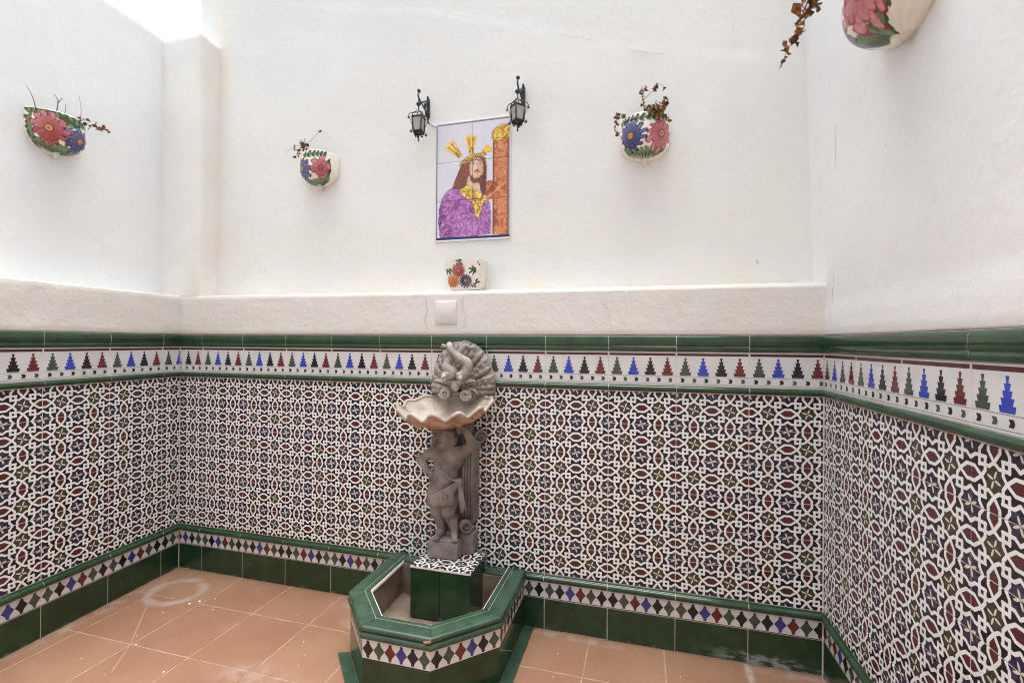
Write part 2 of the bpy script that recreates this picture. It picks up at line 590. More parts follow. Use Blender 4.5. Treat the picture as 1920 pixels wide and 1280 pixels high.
# ------------------------------------------------------------------ tiles
TW = 0.280
LEV = dict(skirt=0.140, diamond=0.2140, bull=0.2530, pat=1.0935, bull2=1.1225, frieze=1.2665, cap=1.3370)
_cache = {}


def arc(y, z0, z1, depth, n=9):
    """half-round moulding profile from z0 to z1 standing proud by depth (negative y is out of the wall)"""
    pts = [(y, z0)]
    for i in range(n + 1):
        t = math.pi * i / n
        pts.append((y - 0.002 - depth * math.sin(t) ** 0.75, (z0 + z1) / 2 - (z1 - z0) / 2 * math.cos(t)))
    return pts + [(y, z1)]


def slab(mb, xa, xb, za, zb, t=0.008, c=0.0012, mi=0):
    v = [(xa, t, za), (xb, t, za), (xb, t, zb), (xa, t, zb),
         (xa, c, za), (xb, c, za), (xb, c, zb), (xa, c, zb),
         (xa + c, 0, za + c), (xb - c, 0, za + c), (xb - c, 0, zb - c), (xa + c, 0, zb - c)]
    f = [(8, 9, 10, 11)]
    for i in range(4):
        j = (i + 1) % 4
        f += [(4 + i, 4 + j, 8 + j, 8 + i), (i, j, 4 + j, 4 + i)]
    mb.add(v, f, mi)


def diamonds(mb, xa, xb, z0, order, pitch=0.0467, hh=0.072, x_start=0.0, clipx=True):
    n = len(order)
    for i, mi in enumerate(order):
        cx, cz = x_start + pitch * (i + 0.5), z0 + hh * 0.52
        kw = (xa + 0.001, xb - 0.001) if clipx else (None, None)
        w, h = 0.0230, 0.0250
        mb.poly([(cx - w, cz), (cx - 0.42 * w, cz - h * 0.64), (cx - 0.2 * w, cz - h), (cx + 0.2 * w, cz - h), (cx + 0.42 * w, cz - h * 0.64), (cx + w, cz), (cx + 0.42 * w, cz + h * 0.64), (cx + 0.2 * w, cz + h), (cx - 0.2 * w, cz + h), (cx - 0.42 * w, cz + h * 0.64)], -0.0003, mi, *kw)
        for s in (-1, 1):
            e = cz + s * (h + 0.0005)
            mb.poly([(cx + 0.0066 * math.cos(t), e + 0.0066 * math.sin(t)) for t in [math.pi * 2 * j / 8 + 0.39 for j in range(8)]], -0.0005, mi, *kw)


def tile_mesh(kind, xa=0.0, xb=TW, za=0.0, zb=None, flip=False):
    key = (kind, round(xa, 4), round(xb, 4), round(za, 4), zb, flip)
    if key in _cache:
        return _cache[key]
    mb = MB()
    if kind == 'pattern':
        slab(mb, xa + 0.0004, xb - 0.0004, za, 0.1393 if zb is None else zb)
        mats = [M_LAT]
    elif kind == 'skirting':
        slab(mb, xa, xb, 0.001, 0.1385)
        mats = [M_SKIRT]
    elif kind == 'border':
        H = LEV['diamond'] - LEV['skirt'] - 0.002
        slab(mb, xa, xb, 0.0, H)
        order = [1, 3, 2, 4, 1, 3]
        order = order[::-1] if flip else order
        diamonds(mb, xa, xb, 0.0, order, TW / 6, H)
        mb.poly([(xa, 0.0005), (xb, 0.0005), (xb, 0.0035), (xa, 0.0035)], -0.0003, 5)  # brown line painted in for the shade of the joint below
        mats = [M_TW, M_TG, M_TI, M_TK, M_TR, M_BAND]
    elif kind == 'frieze':
        H = LEV['frieze'] - LEV['bull2'] - 0.002
        slab(mb, xa, xb, 0.0, H)
        c = (xa + 0.001, xb - 0.001)
        mb.poly([(0.0025, H - 0.016), (0.2775, H - 0.016), (0.2775, H - 0.0055), (0.0025, H - 0.0055)], -0.0003, 5, *c)
        wt = [(0.0105, 0.005), (0.019, 0.0115), (0.028, 0.020), (0.037, 0.029), (0.047, 0.041)]
        zt, zb_ = H - 0.0245, 0.0425
        dz = (zt - zb_) / 5
        for i, mi in enumerate((1, 2, 3, 4)):
            cx = 0.035 + 0.07 * i
            for j, (a, b) in enumerate(wt):
                z1 = zt - j * dz
                mb.poly([(cx - b / 2, z1 - dz), (cx + b / 2, z1 - dz), (cx + a / 2, z1), (cx - a / 2, z1)], -0.0003, mi, *c)
        mb.poly([(0, 0.0385), (TW, 0.0385), (TW, 0.0398), (0, 0.0398)], -0.0003, 6, *c)
        mb.poly([(0, 0.0070), (TW, 0.0070), (TW, 0.0083), (0, 0.0083)], -0.0003, 6, *c)
        for i in range(6):
            cx, cz = TW / 6 * (i + 0.5), 0.0230
            mi = 3 if i % 2 == 0 else 1
            mb.poly([(cx - 0.004, cz), (cx + 0.009, cz), (cx + 0.0055, cz + 0.0085), (cx - 0.008, cz + 0.0085)], -0.0003, mi, *c)
            mb.poly([(cx - 0.008, cz - 0.0085), (cx + 0.0055, cz - 0.0085), (cx + 0.009, cz), (cx - 0.004, cz)], -0.0003, mi, *c)
        mats = [M_TW, M_TG, M_TB, M_TK, M_TR, M_BAND, M_TL]
    elif kind == 'cap':
        H = LEV['cap'] - LEV['frieze'] - 0.002
        prof = [(0.006, 0.0), (-0.004, 0.0), (-0.0058, 0.0015), (-0.0064, 0.010), (-0.0062, 0.0190), (-0.0042, 0.0206), (-0.0042, 0.0216), (-0.0074, 0.0236), (-0.0086, 0.029), (-0.0083, 0.044), (-0.0072, 0.056), (-0.0052, 0.064), (-0.001, H - 0.002), (0.006, H)]
        mb.extr(prof, xa, xb)
        mats = [M_GREEN]
    elif kind == 'bull2':
        mb.extr(arc(0.006, 0.001, LEV['bull2'] - LEV['pat'] - 0.002, 0.0175), xa, xb)
        mats = [M_GREEN]
    elif kind == 'bull':
        H = LEV['bull'] - LEV['diamond']
        mb.extr([(0.006, 0.001), (-0.002, 0.001)] + arc(0.0, 0.006, H - 0.008, 0.0155)[1:-1] + [(-0.002, H - 0.007), (-0.003, H - 0.002), (0.006, H - 0.001)], xa, xb)
        mats = [M_GREEN]
    me = mb.mesh(kind + '_tile', mats)
    _cache[key] = me
    return me


def jit(o, s=0.0022):
    o.rotation_euler = (random.uniform(-s, s), 0, random.uniform(-s, s))


def dado(wall, cols):
    """cols: (x of the joint the full tile would start at, cut start, cut end); every tile is an object of its own"""
    for ci, (x, xa, xb) in enumerate(cols):
        for k in range(6):
            z = LEV['pat'] - 0.1415 * (k + 1) + 0.0008
            za = 0.0 if k < 5 else LEV['bull'] - z + 0.001
            o = link('pattern_tile', tile_mesh('pattern', xa, xb, za), wall)
            o.location = (x, random.uniform(-0.0004, 0.0004), z)
            jit(o)
        for kind, nm, z in (('skirting', 'skirting_tile', 0.0), ('bull', 'moulding_tile', LEV['diamond']), ('bull2', 'moulding_tile', LEV['pat'] + 0.001),
                            ('frieze', 'frieze_tile', LEV['bull2'] + 0.001), ('cap', 'cap_tile', LEV['frieze'] + 0.001)):
            o = link(nm, tile_mesh(kind, xa, xb), wall)
            o.location = (x, random.uniform(-0.0004, 0.0004), z)
            if kind in ('frieze', 'skirting', 'cap'):
                jit(o, 0.0018)
        o = link('border_tile', tile_mesh('border', xa, xb, flip=(ci * 7 % 3 == 0)), wall)
        o.location = (x, random.uniform(-0.0004, 0.0004), LEV['skirt'] + 0.001)


DL, DR, EL, ER = 0.1666, 0.2688, 0.1096, 0.2741
P = 0.282
LW = 10 * P + DL + DR
ANG_L = math.atan2(0.9981, -0.0621)
ANG_R = math.atan2(-0.9998, 0.0190)
REC = 0.125                                               # how far the plaster above the ledge stands back

floor_ = struct(MB().build('floor', M_JOINT)) if False else None
fb = MB()
fb.box((-0.35, -4.6, -0.12), (3.7, 0.25, -0.0014))
floor_ = struct(fb.build('floor', M_JOINT))
FX, FY, FPX_, FPY_ = 0.459, -0.265, 0.3145, 0.329


def inside_basin(x, y):
    return 1.40 < x < 2.03 and -0.36 < y < 0.01


xs = [FX + FPX_ * k for k in range(-2, 10)]
ys = [0.0] + [FY - FPY_ * k for k in range(0, 6)]
for yi in range(len(ys) - 1):
    for xi in range(len(xs) - 1):
        x0, x1 = xs[xi] + 0.0018, xs[xi + 1] - 0.0018
        y1, y0 = ys[yi] - 0.0018, ys[yi + 1] + 0.0018
        if yi == 0:
            y1 = 0.004
        if yi == 0 and x0 > 2.06:
            x0 -= 0.0; x1 -= 0.0
        x1 = min(x1, LW - 0.012)
        x0 = max(x0, -0.02)
        if x1 - x0 < 0.02:
            continue
        if 1.40 < x0 and x1 < 2.06 and y0 > -0.35:
            continue
        mb = MB()
        w, d, c = (x1 - x0) / 2, (y1 - y0) / 2, 0.002
        v = [(-w, -d, -0.012), (w, -d, -0.012), (w, d, -0.012), (-w, d, -0.012), (-w, -d, -c), (w, -d, -c), (w, d, -c), (-w, d, -c),
             (-w + c, -d + c, 0), (w - c, -d + c, 0), (w - c, d - c, 0), (-w + c, d - c, 0)]
        f = [(8, 9, 10, 11)]
        for i in range(4):
            j = (i + 1) % 4
            f += [(4 + i, 4 + j, 8 + j, 8 + i), (i, j, 4 + j, 4 + i)]
        mb.add(v, f)
        o = mb.build('floor_tile', M_FLOOR, floor_)
        o.location = ((x0 + x1) / 2, (y0 + y1) / 2, random.uniform(-0.0006, 0.0004))
        o.rotation_euler = (random.uniform(-0.0015, 0.0015), random.uniform(-0.0015, 0.0015), random.uniform(-0.002, 0.002))

def moulding_beds(wall, x0, x1):
    H = LEV['cap'] - LEV['frieze'] - 0.002
    mb = MB()
    z = LEV['frieze'] + 0.001
    mb.extr([(y + 0.0008, zz + z) for y, zz in [(0.006, 0.0), (-0.004, 0.001), (-0.0064, 0.010), (-0.0062, 0.0190), (-0.0042, 0.0211), (-0.0074, 0.0238), (-0.0086, 0.029), (-0.0083, 0.044), (-0.0072, 0.056), (-0.0052, 0.0635), (-0.001, H - 0.0025), (0.006, H)]], x0, x1)
    for (y0, z0, z1, d) in ((0.006, LEV['pat'] + 0.002, LEV['bull2'] - 0.001, 0.0175), (0.0, LEV['diamond'] + 0.006, LEV['bull'] - 0.008, 0.0155)):
        mb.extr([(y + 0.0009, zz) for y, zz in arc(y0, z0 + 0.001, z1 - 0.001, d)], x0, x1)
    mb.build('grout_bed', M_GROUT, wall)


# ---- back wall
back = thing('back_wall', 'white plastered back wall with a ledge above a patterned tile dado and green tile bands', 'wall')
bed = MB()
bed.box((-0.02, 0.0016, 0.0), (LW + 0.02, 0.30, 1.3360))
bed.build('grout_bed', M_GROUT, back)
cols = [(DL - P + 0.001, TW - DL + 0.003, TW)] + [(DL + P * k + 0.001, 0.0, TW) for k in range(10)] + [(DL + P * 10 + 0.001, 0.0, DR - 0.004)]
dado(back, cols)
moulding_beds(back, 0.0, LW)
RIDGE = [(-1.0, 3.42), (0.4, 3.27), (1.10, 3.09), (1.45, 3.03), (1.75, 2.93), (2.176, 2.785), (2.35, 2.705), (2.5, 2.662), (2.85, 2.585), (3.22, 2.50), (3.5, 2.46)]


def ridge_z(x):
    for (a, za), (b, zb) in zip(RIDGE, RIDGE[1:]):
        if a <= x <= b:
            return za + (zb - za) * (x - a) / (b - a)
    return 3.4


def upper_fn(p, nn):
    if nn[1] < -0.5:
        d = ridge_z(p[0]) + 0.012 * noise.noise(Vector((p[0] * 9, 0, 3.3))) - p[2]
        s = min(1, max(0, d / 0.022 + 0.5))
        amt = min(1, max(0, (p[0] - 0.3) / 0.7))
        p = p - np.array([0, 0.0028 * s * amt * (0.7 + 0.6 * noise.noise(Vector((p[0] * 5, 1.7, 0)))), 0])
    return p


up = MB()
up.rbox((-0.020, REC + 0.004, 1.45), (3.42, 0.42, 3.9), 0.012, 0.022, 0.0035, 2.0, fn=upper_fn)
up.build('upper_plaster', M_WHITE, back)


def ledge_fn(p, nn):
    return p + np.array([0, 0, -0.003 * p[0] if nn[2] > 0.3 else 0])


lg = MB()
lg.rbox((-0.06, -0.001, 1.3375), (LW + 0.03, 0.20, 1.5535), 0.006, 0.02, 0.0016, 9.0, fn=ledge_fn)
lg.build('ledge', M_LEDGE, back)
pl = MB()


def pil_fn(p, nn):
    if p[2] > 3.0 and p[1] > 0.06:
        p = p - np.array([0, 0, 0.012])
    return p


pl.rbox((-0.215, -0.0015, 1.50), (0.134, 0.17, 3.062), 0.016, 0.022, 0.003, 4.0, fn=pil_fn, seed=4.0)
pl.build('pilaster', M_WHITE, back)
# hairline cracks in the plaster by the right corner and through the ledge, plus the ridge's shadow line
ck = MB()


def crack(px, y, r=0.0011, jitter=0.004):
    pts = []
    for (a, b) in zip(px, px[1:]):
        for i in range(6):
            t = i / 6
            p = at_y(a[0] + (b[0] - a[0]) * t, a[1] + (b[1] - a[1]) * t, y)
            pts.append(p + np.array([random.uniform(-1, 1), 0, random.uniform(-1, 1)]) * jitter)
    ck.tube(pts, [r * random.uniform(0.35, 1.2) for _ in pts], 5)


crack([(1526, 470), (1521, 482), (1502, 497), (1500, 515), (1482, 528)], REC + 0.0025)
crack([(1528, 150), (1530, 300), (1527, 460)], REC + 0.0025, 0.0009, 0.003)
crack([(1482, 528), (1455, 534)], REC - 0.002)
crack([(1360, 0), (1378, 40), (1374, 110)], REC + 0.0035, 0.0004, 0.006)
crack([(1052, 66), (1095, 72), (1130, 80)], REC - 0.001, 0.0008, 0.004)  # dark line drawn for the ridge's faint shadow
crack([(1165, 90), (1200, 98), (1250, 101)], REC - 0.001, 0.0008, 0.004)  # ridge shadow line, continued
crack([(1130, 548), (1140, 585), (1150, 625)], -0.0022, 0.0008)
crack([(797, 555), (802, 580), (795, 600), (806, 623)], -0.0022, 0.0014)
crack([(868, 552), (866, 570), (874, 590), (868, 622)], -0.0022, 0.0011)
crack([(1418, 486), (1421, 497)], REC + 0.001, 0.0025, 0.002)
ck.build('crack', M_CRACK, back)

# ---- left wall
left = thing('left_wall', 'white plastered left wall with its own ledge and patterned tile dado meeting the corner', 'wall', (0, 0, 0), ANG_L)
bed = MB()
bed.box((-4.6, 0.0016, 0.0), (0.01, 0.30, 1.3360))
bed.build('grout_bed', M_GROUT, left)
NC = 6
cols = [(-EL + 0.001, 0.0, EL - 0.003)] + [(-EL - P * (k + 1) + 0.001, 0.0, TW) for k in range(NC)]
dado(left, cols)
moulding_beds(left, -EL - P * NC, -0.002)
lg = MB()
lg.rbox((-4.6, -0.001, 1.3375), (0.01, 0.21, 1.5565), 0.006, 0.024, 0.0028, 9.0, seed=8.0)
lg.build('ledge', M_LEDGE, left)
up = MB()
up.rbox((-4.6, 0.150, 1.46), (0.16, 0.40, 3.086), 0.014, 0.030, 0.005, 2.0, seed=2.0)
up.build('upper_plaster', M_COOL, left)

# ---- right wall
right = thing('right_wall', 'plain white plastered right wall, flush above its patterned tile dado', 'wall', (LW, 0, 0), ANG_R)
bed = MB()
bed.box((-0.25, 0.0016, 0.0), (4.6, 0.30, 1.3360))
bed.build('grout_bed', M_GROUT, right)
cols = [(ER - P + 0.001, TW - ER + 0.004, TW)] + [(ER + P * k + 0.001, 0.0, TW) for k in range(NC)]
dado(right, cols)
moulding_beds(right, 0.002, ER + P * NC)


def lean_fn(p, nn):
    k = max(0.0, p[2] - 1.45)
    return p + np.array([0, -0.033 * k + (0.004 if k > 0 else 0), 0])


up = MB()
up.rbox((-0.30, -0.001, 1.3375), (4.6, 0.30, 3.5), 0.006, 0.030, 0.004, 2.4, fn=lean_fn, seed=5.0)
up.build('upper_plaster', M_COOL, right)
ck = MB()


def wall_pt(u, v, root, yl=0.0):
    """point where the pixel's ray meets a wall's own plane y = yl, in that wall's local frame"""
    d = ray(u, v)
    ang = root.rotation_euler.z
    n = np.array([-math.sin(ang), math.cos(ang), 0])
    o = np.array(root.location) + n * yl
    p = CAM + d * (((o - CAM) @ n) / (d @ n)) - np.array(root.location)
    return np.array([p[0] * math.cos(ang) + p[1] * math.sin(ang), -p[0] * math.sin(ang) + p[1] * math.cos(ang), p[2]])


pts = []
line = [(1583, 170), (1576, 250), (1574, 330), (1566, 430), (1563, 520), (1556, 600)]
for (a, b) in zip(line, line[1:]):
    for i in range(6):
        t = i / 6
        p = wall_pt(a[0] + (b[0] - a[0]) * t, a[1] + (b[1] - a[1]) * t, right)
        p[1] = -0.033 * max(0, p[2] - 1.45) + 0.0036
        pts.append(p + np.array([random.uniform(-1, 1) * 0.004, 0, 0]))
ck.tube(pts, [0.0009 * random.uniform(0.1, 1.2) for _ in pts], 5)
ck.build('crack', M_CRACK, right)

# ---- unseen wall added behind the camera to bounce light into the yard
ow = MB()
ow.rbox((-0.6, -4.90, 0.0), (3.9, -4.62, 2.4), 0.012, 0.15, 0.004, 2.0)
struct(ow.build('bounce_wall', M_WHITE))

# ------------------------------------------------------------------ fountain basin
basin = thing('fountain_basin', 'low half octagon fountain basin of green and diamond patterned tiles against the back wall', 'basin', (1.72, -0.3, 0))
B0 = np.array([1.72, -0.3])
POLY = [np.array(p) - B0 for p in ((1.394, -0.004), (1.394, -0.387), (1.581, -0.588), (1.853, -0.588), (2.048, -0.392), (2.048, -0.004))]


def offs(d):
    """outline moved inwards by d (outwards when negative); the two ends stay on the wall"""
    out = []
    n = len(POLY)
    lines = []
    for i in range(n - 1):
        a, b = POLY[i], POLY[i + 1]
        t = (b - a) / np.linalg.norm(b - a)
        nin = np.array([-t[1], t[0]])
        lines.append((a + nin * d, t))
    for i in range(n):
        if i == 0:
            p, t = lines[0]
            out.append(p + t * ((POLY[0][1] - p[1]) / t[1]))
        elif i == n - 1:
            p, t = lines[-1]
            out.append(p + t * ((POLY[-1][1] - p[1]) / t[1]))
        else:
            (p, t), (q, s) = lines[i - 1], lines[i]
            m = np.array([[t[0], -s[0]], [t[1], -s[1]]])
            u = np.linalg.solve(m, q - p)
            out.append(p + t * u[0])
    return out


def sweep(prof, i, gap=0.0009, name='rim_tile', mat=None):
    """one mitred piece along side i; prof is (inward offset, z)"""
    rows0, rows1 = [], []
    for o, z in prof:
        q = offs(o)
        a, b = q[i], q[i + 1]
        t = (b - a) / np.linalg.norm(b - a)
        a, b = a + t * gap, b - t * gap
        rows0.append((a[0], a[1], z))
        rows1.append((b[0], b[1], z))
    mb = MB()
    n = len(prof)
    mb.add(rows0 + rows1, [(k, n + k, n + k + 1, k + 1) for k in range(n - 1)], 0, True)
    mb.add(rows0, [tuple(range(n))])
    mb.add(rows1, [tuple(range(n))[::-1]])
    return mb.build(name, mat, basin)


# mortar core
core = MB()
rings = []
for o, z in ((0.008, 0.0), (0.008, 0.252), (0.074, 0.252), (0.077, 0.18), (0.080, 0.112), (0.11, 0.102)):
    q = offs(o)
    pts = []
    for a, b in zip(q, q[1:]):
        for i in range(8):
            pts.append(a + (b - a) * i / 8)
    pts.append(q[-1])
    if o >= 0.07:                                         # the inside also runs along the wall
        yb = -0.082 - B0[1]
        pts = [np.array([p[0], min(p[1], yb)]) for p in pts]
    rings.append([(p[0] + (0.004 * noise.noise(Vector((p[0] * 20, p[1] * 20, z * 30))) if o > 0.07 else 0), p[1] + (0.004 * noise.noise(Vector((p[0] * 22, p[1] * 20, z * 30 + 5))) if o > 0.07 else 0), z) for p in pts])
n = len(rings[0])
vv = [p for r in rings for p in r]
ff = []
for r in range(len(rings) - 1):
    for i in range(n - 1):
        ff.append((r * n + i, r * n + i + 1, (r + 1) * n + i + 1, (r + 1) * n + i))
core.add(vv, ff, 0, False)
last = rings[-1]
core.add(last, [tuple(range(len(last)))], 0)
q = offs(0.078)
core.box((q[0][0] - 0.06, -0.084 - B0[1], 0.10), (q[-1][0] + 0.06, -0.003 - B0[1], 0.2515))
core.build('mortar_core', M_MORTAR, basin)
RIMP = [(0.006, 0.2145), (-0.004, 0.2150), (-0.0090, 0.2185), (-0.0115, 0.2245), (-0.0105, 0.2310), (-0.0060, 0.2365), (0.0015, 0.2385), (0.0015, 0.2410), (-0.0055, 0.2430), (-0.0080, 0.2485), (-0.0070, 0.2555), (-0.0020, 0.2600), (0.0060, 0.2615), (0.0515, 0.2615), (0.0525, 0.2606), (0.0525, 0.2560)]
RIMS = [(0.0550, 0.2560), (0.0550, 0.2606), (0.0560, 0.2612), (0.0730, 0.2612), (0.0770, 0.2580), (0.0780, 0.2500)]
SK = [(0.0, 0.010), (0.0, 0.1380), (0.004, 0.1385), (0.009, 0.1385)]
for i in range(5):
    sweep(RIMP, i, name='rim_tile', mat=M_RIM)
    sweep([(o_ + 0.0022, z_ - 0.0012) for o_, z_ in RIMP], i, -0.0012, 'grout_line', M_LINE) if i else None
    sweep(RIMS, i, name='rim_tile', mat=M_RIM)
    sweep([(0.0522, 0.2575), (0.0522, 0.2604), (0.0553, 0.2604), (0.0553, 0.2575)], i, 0.0, 'grout_line', M_LINE)
    sweep([(0.0765, 0.2500), (0.0772, 0.2586), (0.0800, 0.2570), (0.0806, 0.2440)], i, 0.0, 'grout_line', M_GROUT)
    a, b = POLY[i], POLY[i + 1]
    L = np.linalg.norm(b - a)
    halves = 2 if i in (0, 4) else 1
    for h_ in range(halves):
        mb = MB()
        x0, x1 = L * h_ / halves + 0.0008, L * (h_ + 1) / halves - 0.0008
        slab(mb, x0, x1, 0.011, 0.1385)
        o = mb.build('skirting_tile', M_SKIRT, basin)
        o.location = (a[0], a[1], 0)
        o.rotation_euler = (0, 0, math.atan2(b[1] - a[1], b[0] - a[0]))
        mb = MB()
        slab(mb, x0, x1, 0.1405, 0.2135)
        nd = max(1, int(round((x1 - x0) / 0.0467)))
        seq = [3, 1, 4, 2]
        diamonds(mb, x0, x1, 0.1405, [seq[(k + h_ * nd) % 4] if k < 4 else (3, 1)[k % 2] for k in range(nd)], (x1 - x0) / nd, 0.073, x0)
        mb.poly([(x0, 0.141), (x1, 0.141), (x1, 0.144), (x0, 0.144)], -0.0003, 5)  # same painted joint shade along the basin's border
        o = mb.build('border_tile', [M_TW, M_TG, M_TI, M_TK, M_TR, M_BAND], basin)
        o.location = (a[0], a[1], 0)
        o.rotation_euler = (0, 0, math.atan2(b[1] - a[1], b[0] - a[0]))
    # flush green edging on the floor round the foot
    if i > 0:
        pieces = 2 if i == 4 else 1
        q0, q1 = offs(-0.0015), offs(-0.047)
        for h_ in range(pieces):
            t0, t1 = h_ / pieces, (h_ + 1) / pieces
            c4 = [q0[i] + (q0[i + 1] - q0[i]) * t0, q0[i] + (q0[i + 1] - q0[i]) * t1, q1[i] + (q1[i + 1] - q1[i]) * t1, q1[i] + (q1[i + 1] - q1[i]) * t0]
            mid = sum(c4) / 4
            c4 = [mid + (p - mid) * 0.992 for p in c4]
            mb = MB()
            zt = 0.0085
            ins = [mid + (p - mid) * 0.97 for p in c4]
            mb.add([(p[0], p[1], 0.0) for p in c4] + [(p[0], p[1], zt - 0.002) for p in c4] + [(p[0], p[1], zt) for p in ins],
                   [(8, 11, 10, 9)] + [(4 + k, 8 + k, 8 + (k + 1) % 4, 4 + (k + 1) % 4) for k in range(4)] + [(k, 4 + k, 4 + (k + 1) % 4, (k + 1) % 4) for k in range(4)])
            mb.build('edging_tile', M_RIM, basin)
# chipped corner of the rim showing the red clay
q = offs(-0.0075)
t = (q[3] - q[2]) / np.linalg.norm(q[3] - q[2])
n_ = np.array([t[1], -t[0]])
mb = MB()
for (d0, w, zz) in ((0.005, 0.008, 0.250), (0.014, 0.009, 0.247), (0.022, 0.006, 0.246)):
    p = q[3] - t * d0
    mb.ball((p[0], p[1], zz), (w, 0.004, 0.0055), 9, 6)
mb.build('chipped_corner', M_CLAY, basin)
# strip of rim along the wall, on either side of the plinth
q = offs(0.079)
for (xa, xb) in ((q[0][0], 1.592 - B0[0]), (1.877 - B0[0], q[-1][0])):
    mb = MB()
    mb.rbox((xa, -0.078 - B0[1], 0.2517), (xb, -0.0185 - B0[1], 0.2612), 0.002)
    mb.build('rim_tile', M_RIM, basin)
# plinth inside the basin
pX0, pX1, pY0, pZ = 1.596 - B0[0], 1.873 - B0[0], -0.246 - B0[1], 0.330
mb = MB()
mb.rbox((pX0 + 0.006, pY0 + 0.008, 0.09), (pX1 - 0.005, 0.0 - B0[1] - 0.002, pZ - 0.0085), 0.004, 0.03, 0.002, 14)
plinth = mb.build('plinth', M_MORTAR, basin)
for s in range(2):
    mb = MB()
    xa, xb = pX0 + 0.0005 + s * 0.139, pX0 + 0.1372 + s * 0.139
    ro = 0.035
    out = [(xa, pZ - 0.0085), (xa, 0.108)]
    if s == 0:
        out += [(xb - ro + ro * math.sin(t), 0.108 + ro - ro * math.cos(t)) for t in np.linspace(0, math.pi / 2, 7)]
        out += [(xb, pZ - 0.0085)]
    else:
        out = [(xa, pZ - 0.0085)] + [(xa + ro - ro * math.cos(t), 0.108 + ro - ro * math.sin(t)) for t in np.linspace(0, math.pi / 2, 7)] + [(xb, 0.108), (xb, pZ - 0.0085)]
    m_ = len(out)
    mb.add([(x, pY0, z) for x, z in out] + [(x, pY0 + 0.0085, z) for x, z in out], [tuple(range(m_))] + [(k, m_ + k, m_ + (k + 1) % m_, (k + 1) % m_) for k in range(m_)])
    mb.build('plinth_tile', M_SKIRT, plinth)
mb = MB()
mb.box((pX1 - 0.005, pY0 + 0.001, 0.11), (pX1, -0.045 - B0[1], pZ - 0.0085))
mb.build('plinth_tile', M_SKIRT, plinth)


def flat_tile(w, d):
    mb = MB()
    slab(mb, 0, w, 0, d, 0.008, 0.001)
    me = mb.mesh('pattern_tile', [M_LAT])
    return me


for (y0, d) in ((-0.247, 0.140), (-0.106, 0.062)):
    o = link('pattern_tile', flat_tile(0.279, d), plinth)
    o.location = (pX0 - 0.001, y0 - B0[1], pZ)
    o.rotation_euler = (-math.pi / 2, 0, 0)
mb = MB()
mb.box((pX0 - 0.0015, pY0 - 0.0022, pZ - 0.0083), (pX1 + 0.0025, pY0 - 0.0012, pZ - 0.0006))
mb.build('edge_trim', M_GROUT, plinth)
# leaf litter on the basin floor
mb = MB()
for k in range(26):
    p = np.array([random.uniform(1.50, 1.60), random.uniform(-0.44, -0.30)])
    a, s = random.uniform(0, 6.3), random.uniform(0.005, 0.012)
    mb.add([(p[0] - B0[0] + s * math.cos(a + t), p[1] - B0[1] + s * 0.6 * math.sin(a + t), 0.105 + random.uniform(0, 0.006)) for t in (0, 1.6, 3.1, 4.7)], [(0, 1, 2, 3)])
lt_ = mb.build('basin_litter', M_LEAFD)
lt_.location = (B0[0], B0[1], 0)
lt_['kind'] = 'stuff'


# ------------------------------------------------------------------ sculpting by distance field
def surfnet(fn, lo, hi, h):
    lo, hi = np.array(lo), np.array(hi)
    ax = [np.arange(lo[i], hi[i] + h, h, dtype=np.float32) for i in range(3)]
    X, Y, Z = np.meshgrid(*ax, indexing='ij')
    V = fn(X, Y, Z).astype(np.float32)
    S = V < 0
    nx, ny, nz = [len(a) - 1 for a in ax]
    acc = np.zeros((nx, ny, nz, 3), np.float32)
    cnt = np.zeros((nx, ny, nz), np.float32)
    for axis in range(3):
        o1, o2 = [(1, 2), (0, 2), (0, 1)][axis]
        sl0, sl1 = [slice(None)] * 3, [slice(None)] * 3
        sl0[axis], sl1[axis] = slice(0, -1), slice(1, None)
        a, b = V[tuple(sl0)], V[tuple(sl1)]
        cross = (a < 0) != (b < 0)
        t = np.where(cross, a / np.where(np.abs(a - b) < 1e-12, 1e-12, a - b), 0)
        for d1 in (0, 1):
            for d2 in (0, 1):
                sl = [slice(None)] * 3
                sl[o1] = slice(d1, d1 + (nx, ny, nz)[o1])
                sl[o2] = slice(d2, d2 + (nx, ny, nz)[o2])
                c, tt = cross[tuple(sl)], t[tuple(sl)]
                cnt += c
                acc[..., axis] += np.where(c, tt, 0)
                acc[..., o1] += np.where(c, d1, 0)
                acc[..., o2] += np.where(c, d2, 0)
    act = cnt > 0
    ids = -np.ones((nx, ny, nz), np.int64)
    ids[act] = np.arange(act.sum())
    base = np.stack(np.nonzero(act), 1)
    verts = lo + (base + acc[act] / cnt[act][:, None]) * h
    faces = []
    for axis in range(3):
        o1, o2 = [(1, 2), (2, 0), (0, 1)][axis]
        sl0, sl1 = [slice(None)] * 3, [slice(None)] * 3
        sl0[axis], sl1[axis] = slice(0, -1), slice(1, None)
        a, b = S[tuple(sl0)], S[tuple(sl1)]
        I = np.stack(np.nonzero(a != b), 1)
        ok = (I[:, o1] > 0) & (I[:, o2] > 0) & (I[:, o1] < (nx, ny, nz)[o1]) & (I[:, o2] < (nx, ny, nz)[o2])
        I = I[ok]
        inside = a[tuple(I.T)]
        e1, e2 = np.zeros(3, int), np.zeros(3, int)
        e1[o1], e2[o2] = 1, 1
        q = np.stack([ids[tuple((I - e1 - e2).T)], ids[tuple((I - e2).T)], ids[tuple(I.T)], ids[tuple((I - e1).T)]], 1)
        q = np.where(inside[:, None], q, q[:, ::-1])
        faces.append(q)
    return verts, np.concatenate(faces)


